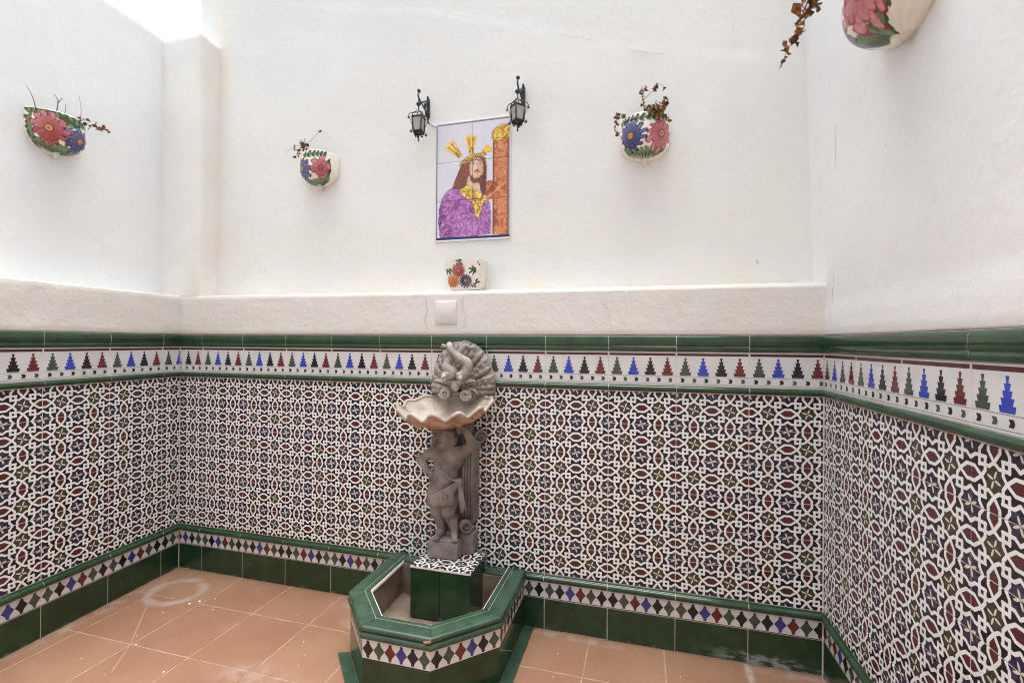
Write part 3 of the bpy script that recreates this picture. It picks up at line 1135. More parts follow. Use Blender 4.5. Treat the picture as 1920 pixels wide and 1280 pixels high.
class Field:
    def __init__(self, k=0.010):
        self.ops, self.k = [], k

    def cap(self, a, b, ra, rb=None, k=None, sub=False):
        self.ops.append(('c', np.array(a, np.float32), np.array(b, np.float32), ra, ra if rb is None else rb, k, sub))

    def ell(self, c, r, k=None, sub=False, rot=None):
        self.ops.append(('e', np.array(c, np.float32), np.array(r, np.float32), rot, None, k, sub))

    def __call__(self, X, Y, Z):
        D = np.full(X.shape, 1.0, np.float32)
        for (t, a, b, c, d, k, sub) in self.ops:
            k = self.k if k is None else k
            if t == 'c':
                ba = b - a
                px, py, pz = X - a[0], Y - a[1], Z - a[2]
                h = np.clip((px * ba[0] + py * ba[1] + pz * ba[2]) / max(1e-9, float(ba @ ba)), 0, 1)
                e = np.sqrt((px - h * ba[0]) ** 2 + (py - h * ba[1]) ** 2 + (pz - h * ba[2]) ** 2) - (c + (d - c) * h)
            else:
                px, py, pz = X - a[0], Y - a[1], Z - a[2]
                if c is not None:
                    R = c
                    px, py, pz = (R[0][0] * px + R[0][1] * py + R[0][2] * pz, R[1][0] * px + R[1][1] * py + R[1][2] * pz, R[2][0] * px + R[2][1] * py + R[2][2] * pz)
                k0 = np.sqrt((px / b[0]) ** 2 + (py / b[1]) ** 2 + (pz / b[2]) ** 2)
                k1 = np.sqrt((px / b[0] ** 2) ** 2 + (py / b[1] ** 2) ** 2 + (pz / b[2] ** 2) ** 2) + 1e-6
                e = k0 * (k0 - 1) / k1
            if sub:
                h = np.clip(0.5 - 0.5 * (D + e) / k, 0, 1)
                D = D * (1 - h) + (-e) * h + k * h * (1 - h)
            else:
                h = np.clip(0.5 + 0.5 * (e - D) / k, 0, 1)
                D = e * (1 - h) + D * h - k * h * (1 - h)
        return D


def carve(field, lo, hi, h, name, mat, parent, off):
    v, f = surfnet(field, lo, hi, h)
    me = bpy.data.meshes.new(name)
    me.from_pydata((v - np.array(off)).tolist(), [], f.tolist())
    me.materials.append(mat)
    me.polygons.foreach_set('use_smooth', [True] * len(me.polygons))
    me.update()
    return link(name, me, parent)


# ------------------------------------------------------------------ fountain statue
SO = np.array([1.715, -0.09, 0.331])
statue = thing('fountain_statue', 'weathered stone fountain with a cherub holding a scalloped shell bowl below an upright shell', 'statue', tuple(SO))


def c2(px, py, y):
    """pixel of the enlarged statue view at depth y"""
    return at_y(700 + px / 4.2667, 780 + py / 4.2667, y)


mb = MB()
mb.rbox(np.array((1.631, -0.157, 0.331)) - SO, np.array((1.777, -0.06, 0.402)) - SO, 0.005, 0.012, 0.0014, 30)
mb.rbox(np.array((1.640, -0.150, 0.395)) - SO, np.array((1.768, -0.05, 0.412)) - SO, 0.006, 0.014, 0.0020, 30)
mb.rbox(np.array((1.636, -0.082, 0.331)) - SO, np.array((1.822, -0.002, 0.425)) - SO, 0.006, 0.014, 0.0016, 30)
mb.build('base_block', M_STONE, statue)

# scroll bracket behind the figure
mb = MB()
bx0, bx1 = at_y(455, 0, 0)[0], 0
xl, xr = 1.640, 1.822
mb.rbox(np.array((xl, -0.056, 0.42)) - SO, np.array((xr - 0.02, -0.002, 0.93)) - SO, 0.006, 0.03, 0.002, 15)
mb.rbox(np.array((1.770, -0.078, 0.47)) - SO, np.array((1.826, -0.004, 0.86)) - SO, 0.008, 0.02, 0.0015, 15)
for i in range(4):                                        # vertical flutes
    x = 1.777 + i * 0.0135
    mb.tube([np.array((x, -0.080, 0.48)) - SO, np.array((x, -0.083, 0.66)) - SO, np.array((x, -0.078, 0.855)) - SO], 0.0062, 8)
for i in range(24):                                       # notched edge on the side
    z = 0.50 + i * 0.0145
    mb.rbox(np.array((1.8235, -0.060, z)) - SO, np.array((1.8290, -0.010, z + 0.0095)) - SO, 0.002, None, 0)


def volute(mb, c, r, turns, ax_u, ax_v, thick, n=44, disc=True, off=SO):
    u, v = Vector(ax_u).normalized(), Vector(ax_v).normalized()
    w = u.cross(v)
    if w.y > 0 or (abs(w.y) < 1e-6 and w.x < 0):
        w = -w
    c = Vector(c) - Vector(off)
    pts, rad = [], []
    for i in range(n):
        t = i / (n - 1)
        a = turns * 2 * math.pi * t
        rr = r * (1 - 0.86 * t)
        pts.append(c + u * (rr * math.cos(a)) + v * (rr * math.sin(a)) + w * (thick * 0.5 * t))
        rad.append(thick * (1 - 0.45 * t))
    mb.tube(pts, rad, 8)
    if disc:
        mb.tube([c - w * 0.024, c - w * 0.003], r * 0.94, 20)


volute(mb, (1.846, -0.052, 0.862), 0.033, 1.7, (0.8, 0.6, 0), (0, 0, 1), 0.0075)
volute(mb, (1.802, -0.108, 0.470), 0.030, 1.6, (0.75, 0.66, 0), (0, 0, -1), 0.0080)
mb.build('scroll_bracket', M_STONE, statue)

# the cherub
YF = -0.098
F = Field(0.010)
H = c2(566, 172, -0.118)
HS = 1.26
fd = Vector((-0.34, -0.92, -0.20)).normalized()
sd = fd.cross(Vector((0, 0, 1))).normalized()             # towards the viewer's left when negative
ud = sd.cross(fd).normalized()


def hp(f, s, u):
    return np.array(Vector(H) + (fd * f + sd * s + ud * u) * HS)


Rh = [list(sd), list(fd), list(ud)]
F.ell(c2(598, 345, YF), (0.073, 0.044, 0.060))            # chest
F.ell(c2(560, 478, YF - 0.004), (0.070, 0.052, 0.058), 0.02)   # belly
F.ell(c2(545, 590, YF), (0.066, 0.046, 0.048), 0.02)      # hips
F.ell(c2(545, 330, YF - 0.034), (0.022, 0.014, 0.017))    # breast
F.ell(c2(650, 330, YF - 0.030), (0.022, 0.014, 0.017))
F.cap(c2(595, 275, YF), c2(575, 225, -0.11), 0.036, 0.030)     # neck
F.cap(c2(492, 290, YF), c2(708, 284, YF), 0.028, 0.030, 0.02)  # shoulders
# viewer's left arm, hand on the hip
S1, E1, W1 = c2(470, 285, YF + 0.002), c2(386, 350, YF + 0.012), c2(440, 452, YF - 0.028)
F.cap(S1, E1, 0.0255, 0.0205)
F.cap(E1, W1, 0.0205, 0.0145)
F.ell(c2(458, 452, YF - 0.040), (0.014, 0.011, 0.011), 0.006)
for i, (dx, dy) in enumerate(((40, 6), (36, 20), (28, 33), (16, 42))):
    p0 = c2(448 + i * 1.5, 446 + i * 7, YF - 0.044)
    p1 = c2(448 + dx * 0.65, 450 + dy * 0.9, YF - 0.054)
    p2 = c2(448 + dx, 454 + dy * 1.1, YF - 0.050)
    F.cap(p0, p1, 0.0054, 0.0048, 0.003)
    F.cap(p1, p2, 0.0048, 0.0040, 0.003)
F.cap(c2(450, 440, YF - 0.040), c2(478, 420, YF - 0.046), 0.0056, 0.0046, 0.003)   # thumb
# viewer's right arm, raised behind the head
S2, E2, W2 = c2(724, 284, YF), c2(800, 226, YF - 0.010), c2(742, 122, YF - 0.022)
F.cap(S2, E2, 0.0275, 0.0235)
F.cap(E2, W2, 0.0235, 0.0155)
F.ell(c2(716, 98, YF - 0.030), (0.015, 0.011, 0.013), 0.006)
for i, (dx, dy) in enumerate(((-44, -14), (-46, 2), (-42, 18), (-32, 32))):
    p0 = c2(714 - i, 88 + i * 8, YF - 0.034)
    p1 = c2(712 + dx * 0.6, 94 + dy * 0.8, YF - 0.048)
    p2 = c2(712 + dx, 100 + dy * 1.1, YF - 0.046)
    F.cap(p0, p1, 0.0056, 0.0050, 0.003)
    F.cap(p1, p2, 0.0050, 0.0042, 0.003)
F.cap(c2(715, 110, YF - 0.03), c2(690, 138, YF - 0.038), 0.0058, 0.0048, 0.003)
# legs
K1, A1 = c2(512, 768, YF - 0.008), c2(548, 893, YF + 0.008)
F.cap(c2(500, 640, YF), K1, 0.040, 0.0295, 0.015)
F.cap(K1, A1, 0.0265, 0.0165, 0.008)
F.ell(c2(532, 815, YF + 0.012), (0.023, 0.024, 0.032), 0.012)
K2, A2 = c2(600, 765, YF - 0.036), c2(650, 888, YF - 0.018)
F.cap(c2(610, 640, YF - 0.010), K2, 0.044, 0.0325, 0.015)
F.ell(K2 + np.array([0, -0.006, 0.004]), (0.024, 0.022, 0.022), 0.012)
F.cap(K2, A2, 0.0285, 0.0175, 0.008)
F.ell(c2(632, 820, YF - 0.010), (0.025, 0.026, 0.034), 0.012)


def foot(ank, toe):
    ank, toe = np.array(ank), np.array(toe)
    toe[2] = 0.4195
    heel = ank * 1.0
    heel[2] = 0.424
    F.cap(ank, heel, 0.0165, 0.0150, 0.008)
    F.cap(heel, toe, 0.0155, 0.0125, 0.008)
    d = (toe - heel)
    d[2] = 0
    d = d / np.linalg.norm(d)
    s = np.array([-d[1], d[0], 0])
    for j in range(5):
        b = toe + s * (j - 2) * 0.0056 + np.array([0, 0, -0.003])
        F.cap(b, b + d * (0.014 - abs(j - 1) * 0.0015), 0.0046 if j else 0.006, 0.0038, 0.002)


foot(A1, at_z(815, 1008, 0.42) + np.array([0.006, 0.006, 0]))
foot(A2, at_z(851, 1012, 0.42) + np.array([0.0, 0.010, 0]))
# head and face
F.ell(H, (0.0485, 0.0542, 0.0567), 0.010, rot=Rh)
F.ell(hp(0.012, 0, -0.012), (0.0435, 0.0428, 0.0428), 0.012, rot=Rh)
for s in (-1, 1):
    F.ell(hp(0.027, s * 0.0185, -0.0135), (0.0195, 0.0183, 0.0183), 0.008)      # cheeks
F.ell(hp(0.037, 0, -0.0320), (0.0151, 0.0126, 0.0113), 0.006)                   # chin
F.cap(hp(0.0385, -0.016, 0.0125), hp(0.0385, 0.016, 0.0125), 0.0076, None, 0.006)  # brow
for s in (-1, 1):
    F.ell(hp(0.0430, s * 0.0150, 0.0035), (0.0141, 0.0145, 0.0107), 0.004, True)  # sockets
    F.ell(hp(0.0310, s * 0.0150, 0.0025), (0.0086, 0.0078, 0.0066), 0.0012)      # eyes
    F.ell(hp(-0.002, s * 0.0385, -0.002), (0.0076, 0.0113, 0.0151), 0.004)          # ears
F.cap(hp(0.0420, 0, 0.0070), hp(0.0530, 0, -0.0065), 0.0055, 0.0088, 0.003)     # nose
for s in (-1, 1):
    F.ell(hp(0.0455, s * 0.0052, -0.0075), (0.0057, 0.0057, 0.0050), 0.003)
F.cap(hp(0.0440, -0.0085, -0.0180), hp(0.0440, 0.0085, -0.0180), 0.0045, None, 0.003)   # lips
F.cap(hp(0.0435, -0.0065, -0.0240), hp(0.0435, 0.0065, -0.0240), 0.0048, None, 0.003)
F.cap(hp(0.0490, -0.0095, -0.0210), hp(0.0490, 0.0095, -0.0210), 0.0040, None, 0.0015, True)
F.ell(c2(514, 515, YF - 0.056), (0.0045, 0.008, 0.0045), 0.003, True)           # navel
F.cap(c2(470, 590, YF - 0.046), c2(560, 560, YF - 0.060), 0.003, None, 0.006, True)   # crease below the belly
body = carve(F, (1.530, -0.195, 0.402), (1.880, -0.020, 0.935), 0.0027, 'cherub_body', M_STONE, statue, SO)
# hair: curls
G = Field(0.004)
for i in range(95):
    z = random.uniform(-0.35, 1.0)
    a = random.uniform(0, 2 * math.pi)
    r = math.sqrt(max(0, 1 - z * z))
    d = Vector((r * math.cos(a), r * math.sin(a), z))     # side, forward, up
    if (d.y > 0.25 and d.z < 0.55) or (d.z < 0.1 and d.y > -0.05):
        continue
    p = hp(d.y * 0.044, d.x * 0.041, d.z * 0.047)
    G.ell(p, (0.0115, 0.0115, 0.0115))
    G.ell(np.array(p) + np.array([random.uniform(-1, 1), random.uniform(-1, 1), random.uniform(-1, 1)]) * 0.009, (0.007, 0.007, 0.007))
carve(G, H - 0.080, H + 0.080, 0.0028, 'hair', M_STONE, body, SO)
# sash and loin cloth
C = Field(0.004)
KN = c2(688, 525, YF - 0.046)
for j in range(4):                                        # folds from the knot down to the far hip
    a = KN + np.array([-0.004, 0.0, -0.004 - 0.004 * j])
    m1 = c2(605, 570 + j * 22, YF - 0.062)
    m2 = c2(520, 618 + j * 22, YF - 0.060)
    b = c2(440, 664 + j * 13, YF - 0.030)
    for p, q_ in ((a, m1), (m1, m2), (m2, b)):
        C.cap(p, q_, 0.0072, None, 0.0015)
for j in range(3):                                        # grooves between the folds
    a = KN + np.array([-0.004, -0.008, -0.006 - 0.004 * j])
    m1 = c2(605, 581 + j * 22, YF - 0.0705)
    m2 = c2(520, 629 + j * 22, YF - 0.0685)
    b = c2(440, 670 + j * 13, YF - 0.0385)
    for p, q_ in ((a, m1), (m1, m2), (m2, b)):
        C.cap(p, q_, 0.0030, None, 0.002, True)
C.cap(c2(520, 400, YF - 0.048), c2(610, 500, YF - 0.056), 0.0044, None, 0.003)   # strap over the belly
C.cap(c2(610, 500, YF - 0.056), KN, 0.0052, None, 0.003)
for t in range(6):                                        # cloth hanging in front of the thighs
    x = 470 + t * 30
    C.cap(c2(x, 650 - t * 11, YF - 0.050), c2(x + 8, 708 - t * 2, YF - 0.056), 0.0125, 0.0120, 0.014)
for t in range(4):
    C.cap(c2(500 + t * 38, 655 - t * 10, YF - 0.0645), c2(508 + t * 38, 716 - t * 2, YF - 0.0700), 0.0022, 0.0030, 0.002)
    C.cap(c2(482 + t * 38, 660 - t * 10, YF - 0.0660), c2(490 + t * 38, 716 - t * 2, YF - 0.0720), 0.0020, None, 0.003, True)
C.ell(KN, (0.016, 0.012, 0.017))
for s in range(3):
    C.cap(KN + np.array([0.004 * s - 0.004, -0.006, 0.010]), KN + np.array([0.006 * s - 0.006, -0.008, -0.010]), 0.0038, None, 0.002)
for t in range(4):                                        # tail of the knot
    C.cap(KN + np.array([0.002 * t, -0.002, -0.008]), c2(690 + t * 12, 650 + t * 14, YF - 0.040), 0.0055, None, 0.003)
    C.cap(c2(690 + t * 12, 650 + t * 14, YF - 0.040), c2(704 + t * 9, 770 - t * 10, YF - 0.030), 0.0062, 0.004, 0.003)
carve(C, (1.60, -0.19, 0.47), (1.82, -0.05, 0.74), 0.0026, 'sash', M_STONE, body, SO)

# shell bowl
BC = np.array([1.722, -0.172, 1.026])
TILT = math.radians(6.0)
mb = MB()
NT, NR = 96, 16
def bowl_pt(r, th, inner):
    a_, b_ = 0.214, 0.156
    wv = 0.25 + 0.75 * min(1.0, max(0.0, 0.55 - 1.2 * math.sin(th)))   # deep scallops in front, nearly plain at the back
    sc_ = 1 + 0.045 * wv * math.cos(13 * th + 0.6) * r ** 2
    x, y = a_ * math.cos(th) * r * sc_, b_ * math.sin(th) * r * sc_
    depth = 0.080
    z = -depth * max(0.0, 1 - r ** 2.2) ** 0.85
    z += 0.0175 * wv * math.cos(13 * th + 0.6) * r ** 1.7
    if not inner:
        z -= 0.013 * (1 - 0.3 * r)
        x *= 1.006
        y *= 1.006
    z += 0.004 * noise.noise(Vector((x * 25, y * 25, 2.0 if inner else 5.0)))
    y = min(y, 0.164)
    return (x, y, z + 0.050 * x + 0.235 * y)                 # the basin leans forward and to one side


for inner in (True, False):
    vs = [bowl_pt(0, 0, inner)]
    for i in range(1, NR + 1):
        for j in range(NT):
            vs.append(bowl_pt(i / NR, 2 * math.pi * j / NT, inner))
    fs = [(0, 1 + j, 1 + (j + 1) % NT) for j in range(NT)]
    for i in range(NR - 1):
        for j in range(NT):
            a, b = 1 + i * NT + j, 1 + i * NT + (j + 1) % NT
            fs.append((a, a + NT, b + NT, b))
    if not inner:
        fs = [f[::-1] for f in fs]
    mb.add([np.array(v) + BC - SO for v in vs], fs, 0 if inner else 1, True)
for j in range(NT):                                       # rounded lip
    pass
lip = [np.array(bowl_pt(1.0, 2 * math.pi * j / NT, True)) + np.array([0, 0, -0.004]) + BC - SO for j in range(NT + 1)]
mb.tube(lip, 0.0085, 8, 0, False)
neck = BC + np.array([-0.010, 0.03, -0.112]) - SO
mb.tube([neck, neck + np.array([0, 0, 0.015]), neck + np.array([0.004, 0, 0.030])], [0.030, 0.038, 0.060], 20, 1)
mb.build('shell_bowl', [M_BOWL_IN, M_BOWL_OUT], statue)

# upright shell behind the bowl
mb = MB()
SC = np.array([1.752, -0.004, 1.085])
NT2, NR2 = 150, 26
vs = []
for i in range(NR2 + 1):
    r = i / NR2
    for j in range(NT2 + 1):
        th = math.pi * j / NT2 * 1.12 - 0.19
        w = 0.5 + 0.5 * math.cos(th * 15)
        rad = 1 + 0.018 * w
        x = -0.158 * math.cos(th) * r * rad
        z = 0.222 * math.sin(th) * r * rad if th > 0 and th < math.pi else 0.10 * math.sin(th) * r
        dome = math.sqrt(max(0.0, 1 - 0.96 * r ** 2.6))
        y = -0.078 * dome - 0.021 * (w ** 0.8) * (r ** 0.6) * dome ** 0.4 - 0.0050 * math.cos(r * 38 + 1.4 * math.cos(th * 8.5)) * r * (0.3 + w)
        y += 0.003 * noise.noise(Vector((x * 40, z * 40, 0)))
        vs.append(SC + np.array([x, min(y, -0.002), z]) - SO)
fs = []
for i in range(NR2):
    for j in range(NT2):
        a = i * (NT2 + 1) + j
        fs.append((a, a + 1, a + NT2 + 2, a + NT2 + 1))
mb.add(vs, fs, 0, True)
def dome_pt(r, th, lift=0.0):
    dome = math.sqrt(max(0.0, 1 - 0.96 * r ** 2.6))
    z = 0.222 * math.sin(th) * r if 0 < th < math.pi else 0.10 * math.sin(th) * r
    return SC + np.array([-0.158 * math.cos(th) * r, -0.078 * dome - lift, z]) - SO


for k in range(17):                                        # beaded ribs fanning out from the foot
    th = math.radians(-9 + 198 * k / 16)
    pts, rad = [], []
    for i in range(34):
        r = 0.12 + 0.855 * i / 33
        pts.append(dome_pt(r, th, 0.004))
        rad.append((0.0045 + 0.0125 * r) * (1 + 0.12 * math.sin(r * 44 + (k % 2) * 1.5)) * (1 - 0.45 * max(0, (r - 0.8) / 0.175) ** 2))
    mb.tube(pts, rad, 8)
for s in (-1, 1):                                          # curled lower ends
    volute(mb, SC + np.array([s * 0.062 + 0.01, -0.105, -0.022]), 0.026, 1.6, (s, 0, 0), (0, 0, 1), 0.0085)
mb.build('upright_shell', M_STONE3, statue)


def spline(pts, n=40):
    pts = [np.array(p, float) for p in pts]
    pts = [2 * pts[0] - pts[1]] + pts + [2 * pts[-1] - pts[-2]]
    out = []
    segs = len(pts) - 3
    for i in range(n):
        u = i / (n - 1) * segs
        k = min(int(u), segs - 1)
        t = u - k
        p0, p1, p2, p3 = pts[k:k + 4]
        out.append(0.5 * ((2 * p1) + (-p0 + p2) * t + (2 * p0 - 5 * p1 + 4 * p2 - p3) * t * t + (-p0 + 3 * p1 - 3 * p2 + p3) * t ** 3))
    return out


def c1(px, py, y):
    return at_y(700 + px / 4.2667, 620 + py / 4.2667, y) - SO


def dolphin(path, headdir):
    mb = MB()
    pts = spline(path, 44)
    rad = [0.0070 + 0.0150 * min(1, (i / 43) * 1.5) ** 0.8 for i in range(44)]
    mb.tube(pts, rad, 12)
    h = Vector(pts[-1])
    hd = Vector(headdir).normalized()
    mb.ball(h, 0.0225, 14, 10)
    mb.tube([h, h + hd * 0.024, h + hd * 0.038], [0.0165, 0.012, 0.006], 10)          # snout
    mb.tube([h + Vector((0, 0, -0.010)), h + hd * 0.024 + Vector((0, 0, -0.016)), h + hd * 0.034 + Vector((0, 0, -0.016))], [0.012, 0.009, 0.005], 10)   # lower jaw
    side = hd.cross(Vector((0, 0, 1))).normalized()
    for s in (-1, 1):
        e = h + hd * 0.010 + side * (s * 0.014) + Vector((0, -0.004, 0.011))
        mb.ball(e, 0.0068, 8, 6)
    t = Vector(pts[0])
    for a in (-1, 1):                                     # tail flukes
        mb.tube([t, t + Vector((a * 0.016, -0.004, 0.006)), t + Vector((a * 0.028, 0.002, -0.004))], [0.008, 0.010, 0.003], 8)
    return mb.build('dolphin', M_STONE2, statue)


dolphin([c1(585, 130, -0.095), c1(610, 108, -0.112), c1(625, 160, -0.135), c1(690, 215, -0.150), c1(755, 265, -0.150), c1(735, 335, -0.150), c1(700, 362, -0.152)], (0.35, -0.9, -0.35))
dolphin([c1(770, 140, -0.090), c1(735, 122, -0.108), c1(690, 175, -0.118), c1(610, 235, -0.132), c1(590, 290, -0.145), c1(640, 330, -0.150), c1(592, 352, -0.150)], (-0.35, -0.9, -0.30))
mb = MB()
for sgn, cx in ((-1, 600), (1, 720)):                      # spray of water plants below the fish
    for i in range(6):
        p = c1(650 + sgn * (10 + i * 22), 410 - i * 3, -0.145)
        q_ = c1(650 + sgn * (16 + i * 30), 440 - i * 8, -0.150)
        mb.tube([c1(650, 405, -0.142), p, q_], [0.007, 0.0065, 0.004], 7)
mb.ball(c1(655, 440, -0.14), (0.022, 0.018, 0.026), 12, 8)
for s, (px, py) in ((-1, (570, 500)), (1, (735, 515))):
    volute(mb, c1(px, py, -0.15), 0.024, 1.7, (s, 0, 0), (0, 0, -1), 0.0075, off=(0, 0, 0))
mb.build('carved_foliage', M_STONE2, statue)


# ------------------------------------------------------------------ painted planters
def lin(c):
    return np.array([((x / 255 + 0.055) / 1.055) ** 2.4 if x > 10 else x / 255 / 12.92 for x in c])


RED, PINK, BLUE, PURP = (lin((190, 82, 92)), lin((146, 40, 54))), (lin((206, 112, 124)), lin((160, 60, 78))), (lin((56, 66, 150)), lin((24, 28, 84))), (lin((104, 98, 150)), lin((60, 58, 110)))
ORNG = (lin((226, 150, 62)), lin((196, 98, 36)))
CREAM, LGRN, DGRN = lin((232, 226, 214)), lin((112, 134, 92)), lin((62, 88, 54))


def paint(U, V, flowers, leaves, base=CREAM):
    col = np.zeros(U.shape + (3,)) + base
    col *= (1 + 0.03 * np.sin(U * 130 + 2 * np.sin(V * 90)))[..., None]
    for (u0, v0, ang, l, w, dark) in leaves:
        c, s = math.cos(ang), math.sin(ang)
        x, y = (U - u0) * c + (V - v0) * s, -(U - u0) * s + (V - v0) * c
        m = ((x / l) ** 2 + (y / w) ** 2) < 1
        t = np.clip(np.abs(y / w) * 0.8 + 0.25 * np.sin(x * 900), 0, 1)[..., None]
        col[m] = ((DGRN if dark else LGRN * 0.9) * (1 - t) + (LGRN if not dark else DGRN * 0.6) * t)[m]
    for (u0, v0, R, n_, cols_, ph) in flowers:
        x, y = U - u0, V - v0
        r, a = np.hypot(x, y), np.arctan2(y, x) + ph
        a = a + 0.10 * np.sin(a * 2 + ph * 7) + 0.05 * np.sin(r * 160)
        for layer, (rs, sh) in enumerate(((1.0, 0.0), (0.74, 0.5))):            # two rings of petals, brushed from the middle out
            q = a * n_ / (2 * math.pi) + sh
            idx = np.floor(q)
            fr = np.abs(q - idx - 0.5) * 2
            vary = 0.5 + 0.5 * np.sin(idx * 12.9898 + ph * 31 + layer * 5)
            pr = R * rs * (0.86 + 0.16 * vary) * np.sqrt(np.clip(1 - fr ** 2.6, 0, 1)) * 0.98 + R * 0.10
            m = r < pr
            t = np.clip(0.15 + 0.75 * (r / R) ** 1.2 * (1 - fr * 0.75) + 0.22 * np.sin(fr * 9 + idx * 3 + r * 300) * (r / R) + 0.12 * (vary - 0.5) + 0.10 * layer, 0, 1)[..., None]
            c = cols_[1] * (1 - t) + (cols_[0] * 0.72 + CREAM * 0.28 * (0.4 + 0.6 * vary[..., None])) * t
            col[m] = c[m]
            ed = m & ((r > pr * 0.92) | (fr > 0.93)) & (r > R * 0.25)
            col[ed] = (cols_[1] * 0.75)
        m2 = r < R * (0.20 + 0.02 * np.sin(a * 7))
        col[m2] = (lin((206, 148, 92)) if n_ > 6 else lin((176, 84, 52)))
        m3 = (r < R * 0.25) & (r > R * 0.18)
        col[m3] = lin((112, 62, 40))
        m4 = r < R * 0.08
        col[m4] = lin((150, 92, 52))
    return col


def leaf_arc(u0, u1, v0, v1, n, l, w, up, dark=False, bow=0.0):
    out = []
    for i in range(n):
        t = (i + 0.5) / n
        u = u0 + (u1 - u0) * t
        v = v0 + (v1 - v0) * t + bow * (4 * t * (1 - t))
        for s in (-1, 1):
            out.append((u + s * 0.003, v + s * 0.004, math.radians(55 if up else -55) * s + 0.2, l * random.uniform(0.85, 1.15), w, dark if s > 0 else not dark))
    return out


def with_colors(me, cols):
    at = me.color_attributes.new('Col', 'FLOAT_COLOR', 'POINT')
    d = np.ones((len(me.vertices), 4), np.float32)
    d[:, :3] = cols
    at.data.foreach_set('color', d.ravel())


def planter(label, root_wall, loc, rz, W, Hh, D, flowers, leaves, squash=1.0, rimwave=0.004, tilt=0.0):
    """half-round wall pocket; local x right, z up, -y out of the wall, origin where its foot meets the wall"""
    t = thing('wall_planter', label, 'planter', loc, rz, 'painted ceramic wall planters')
    NU, NV = 132, 84
    us = np.linspace(-math.pi / 2, math.pi / 2, NU)
    tv = np.linspace(0, 1, NV)
    T, A = np.meshgrid(tv, us, indexing='ij')
    s = np.where(T < 0.58, (1 - np.abs(1 - T / 0.58) ** 2.7) ** 0.5, 1 - 0.025 * ((T - 0.58) / 0.42) ** 2)
    s = np.maximum(s, 0.22)
    rim = rimwave * np.cos(A * 3.0) * T ** 2 + tilt * np.sin(A) * T ** 2
    X = W / 2 * s * np.sign(np.sin(A)) * np.abs(np.sin(A)) ** 0.85
    Y = -D * s * np.abs(np.cos(A)) ** 0.75
    Z = 0.018 + (Hh - 0.018) * T + rim
    rmean = math.sqrt(((W / 2) ** 2 + D ** 2) / 2)
    U = A * rmean
    cols_ = paint(U, Z, flowers, leaves)
    mb = MB()
    lowest = [(X[0][j], Y[0][j], Z[0][j]) for j in range(NU)]
    v = np.stack([X, Y, Z], -1).reshape(-1, 3)
    f = [(i * NU + j, i * NU + j + 1, (i + 1) * NU + j + 1, (i + 1) * NU + j) for i in range(NV - 1) for j in range(NU - 1)]
    mb.add(v, f, 0, True)
    o = mb.build('pot', [M_POT], t)
    with_colors(o.data, cols_.reshape(-1, 3))
    mb = MB()
    cb = (0.0, -D * 0.10, 0.006)
    mb.add(lowest + [cb], [(j + 1, j, NU) for j in range(NU - 1)], 0, True)
    mb.build('underside', M_POTW, t)
    mb = MB()
    ins = []
    for (k, dz) in ((1.0, 0.0), (0.985, 0.003), (0.955, 0.002), (0.94, -0.012), (0.90, -0.05)):
        ins.append([(X[-1][j] * k, min(Y[-1][j] * k, 0) - 0.0, Z[-1][j] + dz) for j in range(0, NU, 3)])
    m_ = len(ins[0])
    mb.add([p for r in ins for p in r], [(r * m_ + j, r * m_ + j + 1, (r + 1) * m_ + j + 1, (r + 1) * m_ + j) for r in range(4) for j in range(m_ - 1)], 0, True)
    mb.build('rim', M_POTW, t)
    mb = MB()
    mb.add(ins[4], [tuple(range(m_))], 0)
    mb.build('soil', M_SOIL, t)
    mb = MB()
    rim_ = [(X[i][NU - 1] * 0.985, Z[i][NU - 1]) for i in range(0, NV, 4)]
    out = rim_ + [(-x_, z_) for x_, z_ in [(X[i][NU - 1] * 0.985, Z[i][0]) for i in range(0, NV, 4)][::-1]]
    k_ = len(out)
    mb.add([(x_, -0.002, z_) for x_, z_ in out] + [(x_, 0.012, z_) for x_, z_ in out], [tuple(range(k_)), tuple(range(2 * k_ - 1, k_ - 1, -1))] + [(i, k_ + i, k_ + (i + 1) % k_, (i + 1) % k_) for i in range(k_)])
    mb.build('back_plate', M_POTW, t)
    mb = MB()
    mb.tube([(0, -D * 0.20, -0.006), (0, -D * 0.21, 0.010), (0, -D * 0.20, 0.030)], [0.0095, 0.0115, 0.018], 12)
    mb.build('foot', M_POTW, t)
    return t


def sprig(mb, p0, pts, r0, leaves=0, size=0.012, mats=(0, 1, 2), spread=0.012):
    path = spline([p0] + pts, 14)
    mb.tube(path, [r0 * (1 - 0.6 * i / 13) for i in range(14)], 5, 0)
    for i in range(leaves):
        k = random.randint(4, 13)
        c = np.array(path[k]) + rng.uniform(-1, 1, 3) * spread
        a = rng.normal(size=3)
        a /= np.linalg.norm(a)
        b = np.cross(a, rng.normal(size=3))
        b /= np.linalg.norm(b)
        n_ = np.cross(a, b)
        s = size * random.uniform(0.6, 1.25)
        mi = mats[1] if random.random() < 0.65 else mats[2]
        P = [c - a * s, c - a * s * 0.3 + b * s * 0.7 + n_ * s * 0.25, c + a * s * 0.3 + b * s * 0.45 - n_ * s * 0.2, c + a * s * 1.1 + n_ * s * 0.4, c + a * s * 0.35 - b * s * 0.5 - n_ * s * 0.2, c - a * s * 0.25 - b * s * 0.7 + n_ * s * 0.3, c]
        mb.add(P, [(6, 0, 1), (6, 1, 2), (6, 2, 3), (6, 3, 4), (6, 4, 5), (6, 5, 0)], mi)
        mb.tube([path[k], c], 0.0006, 4, 0, False)


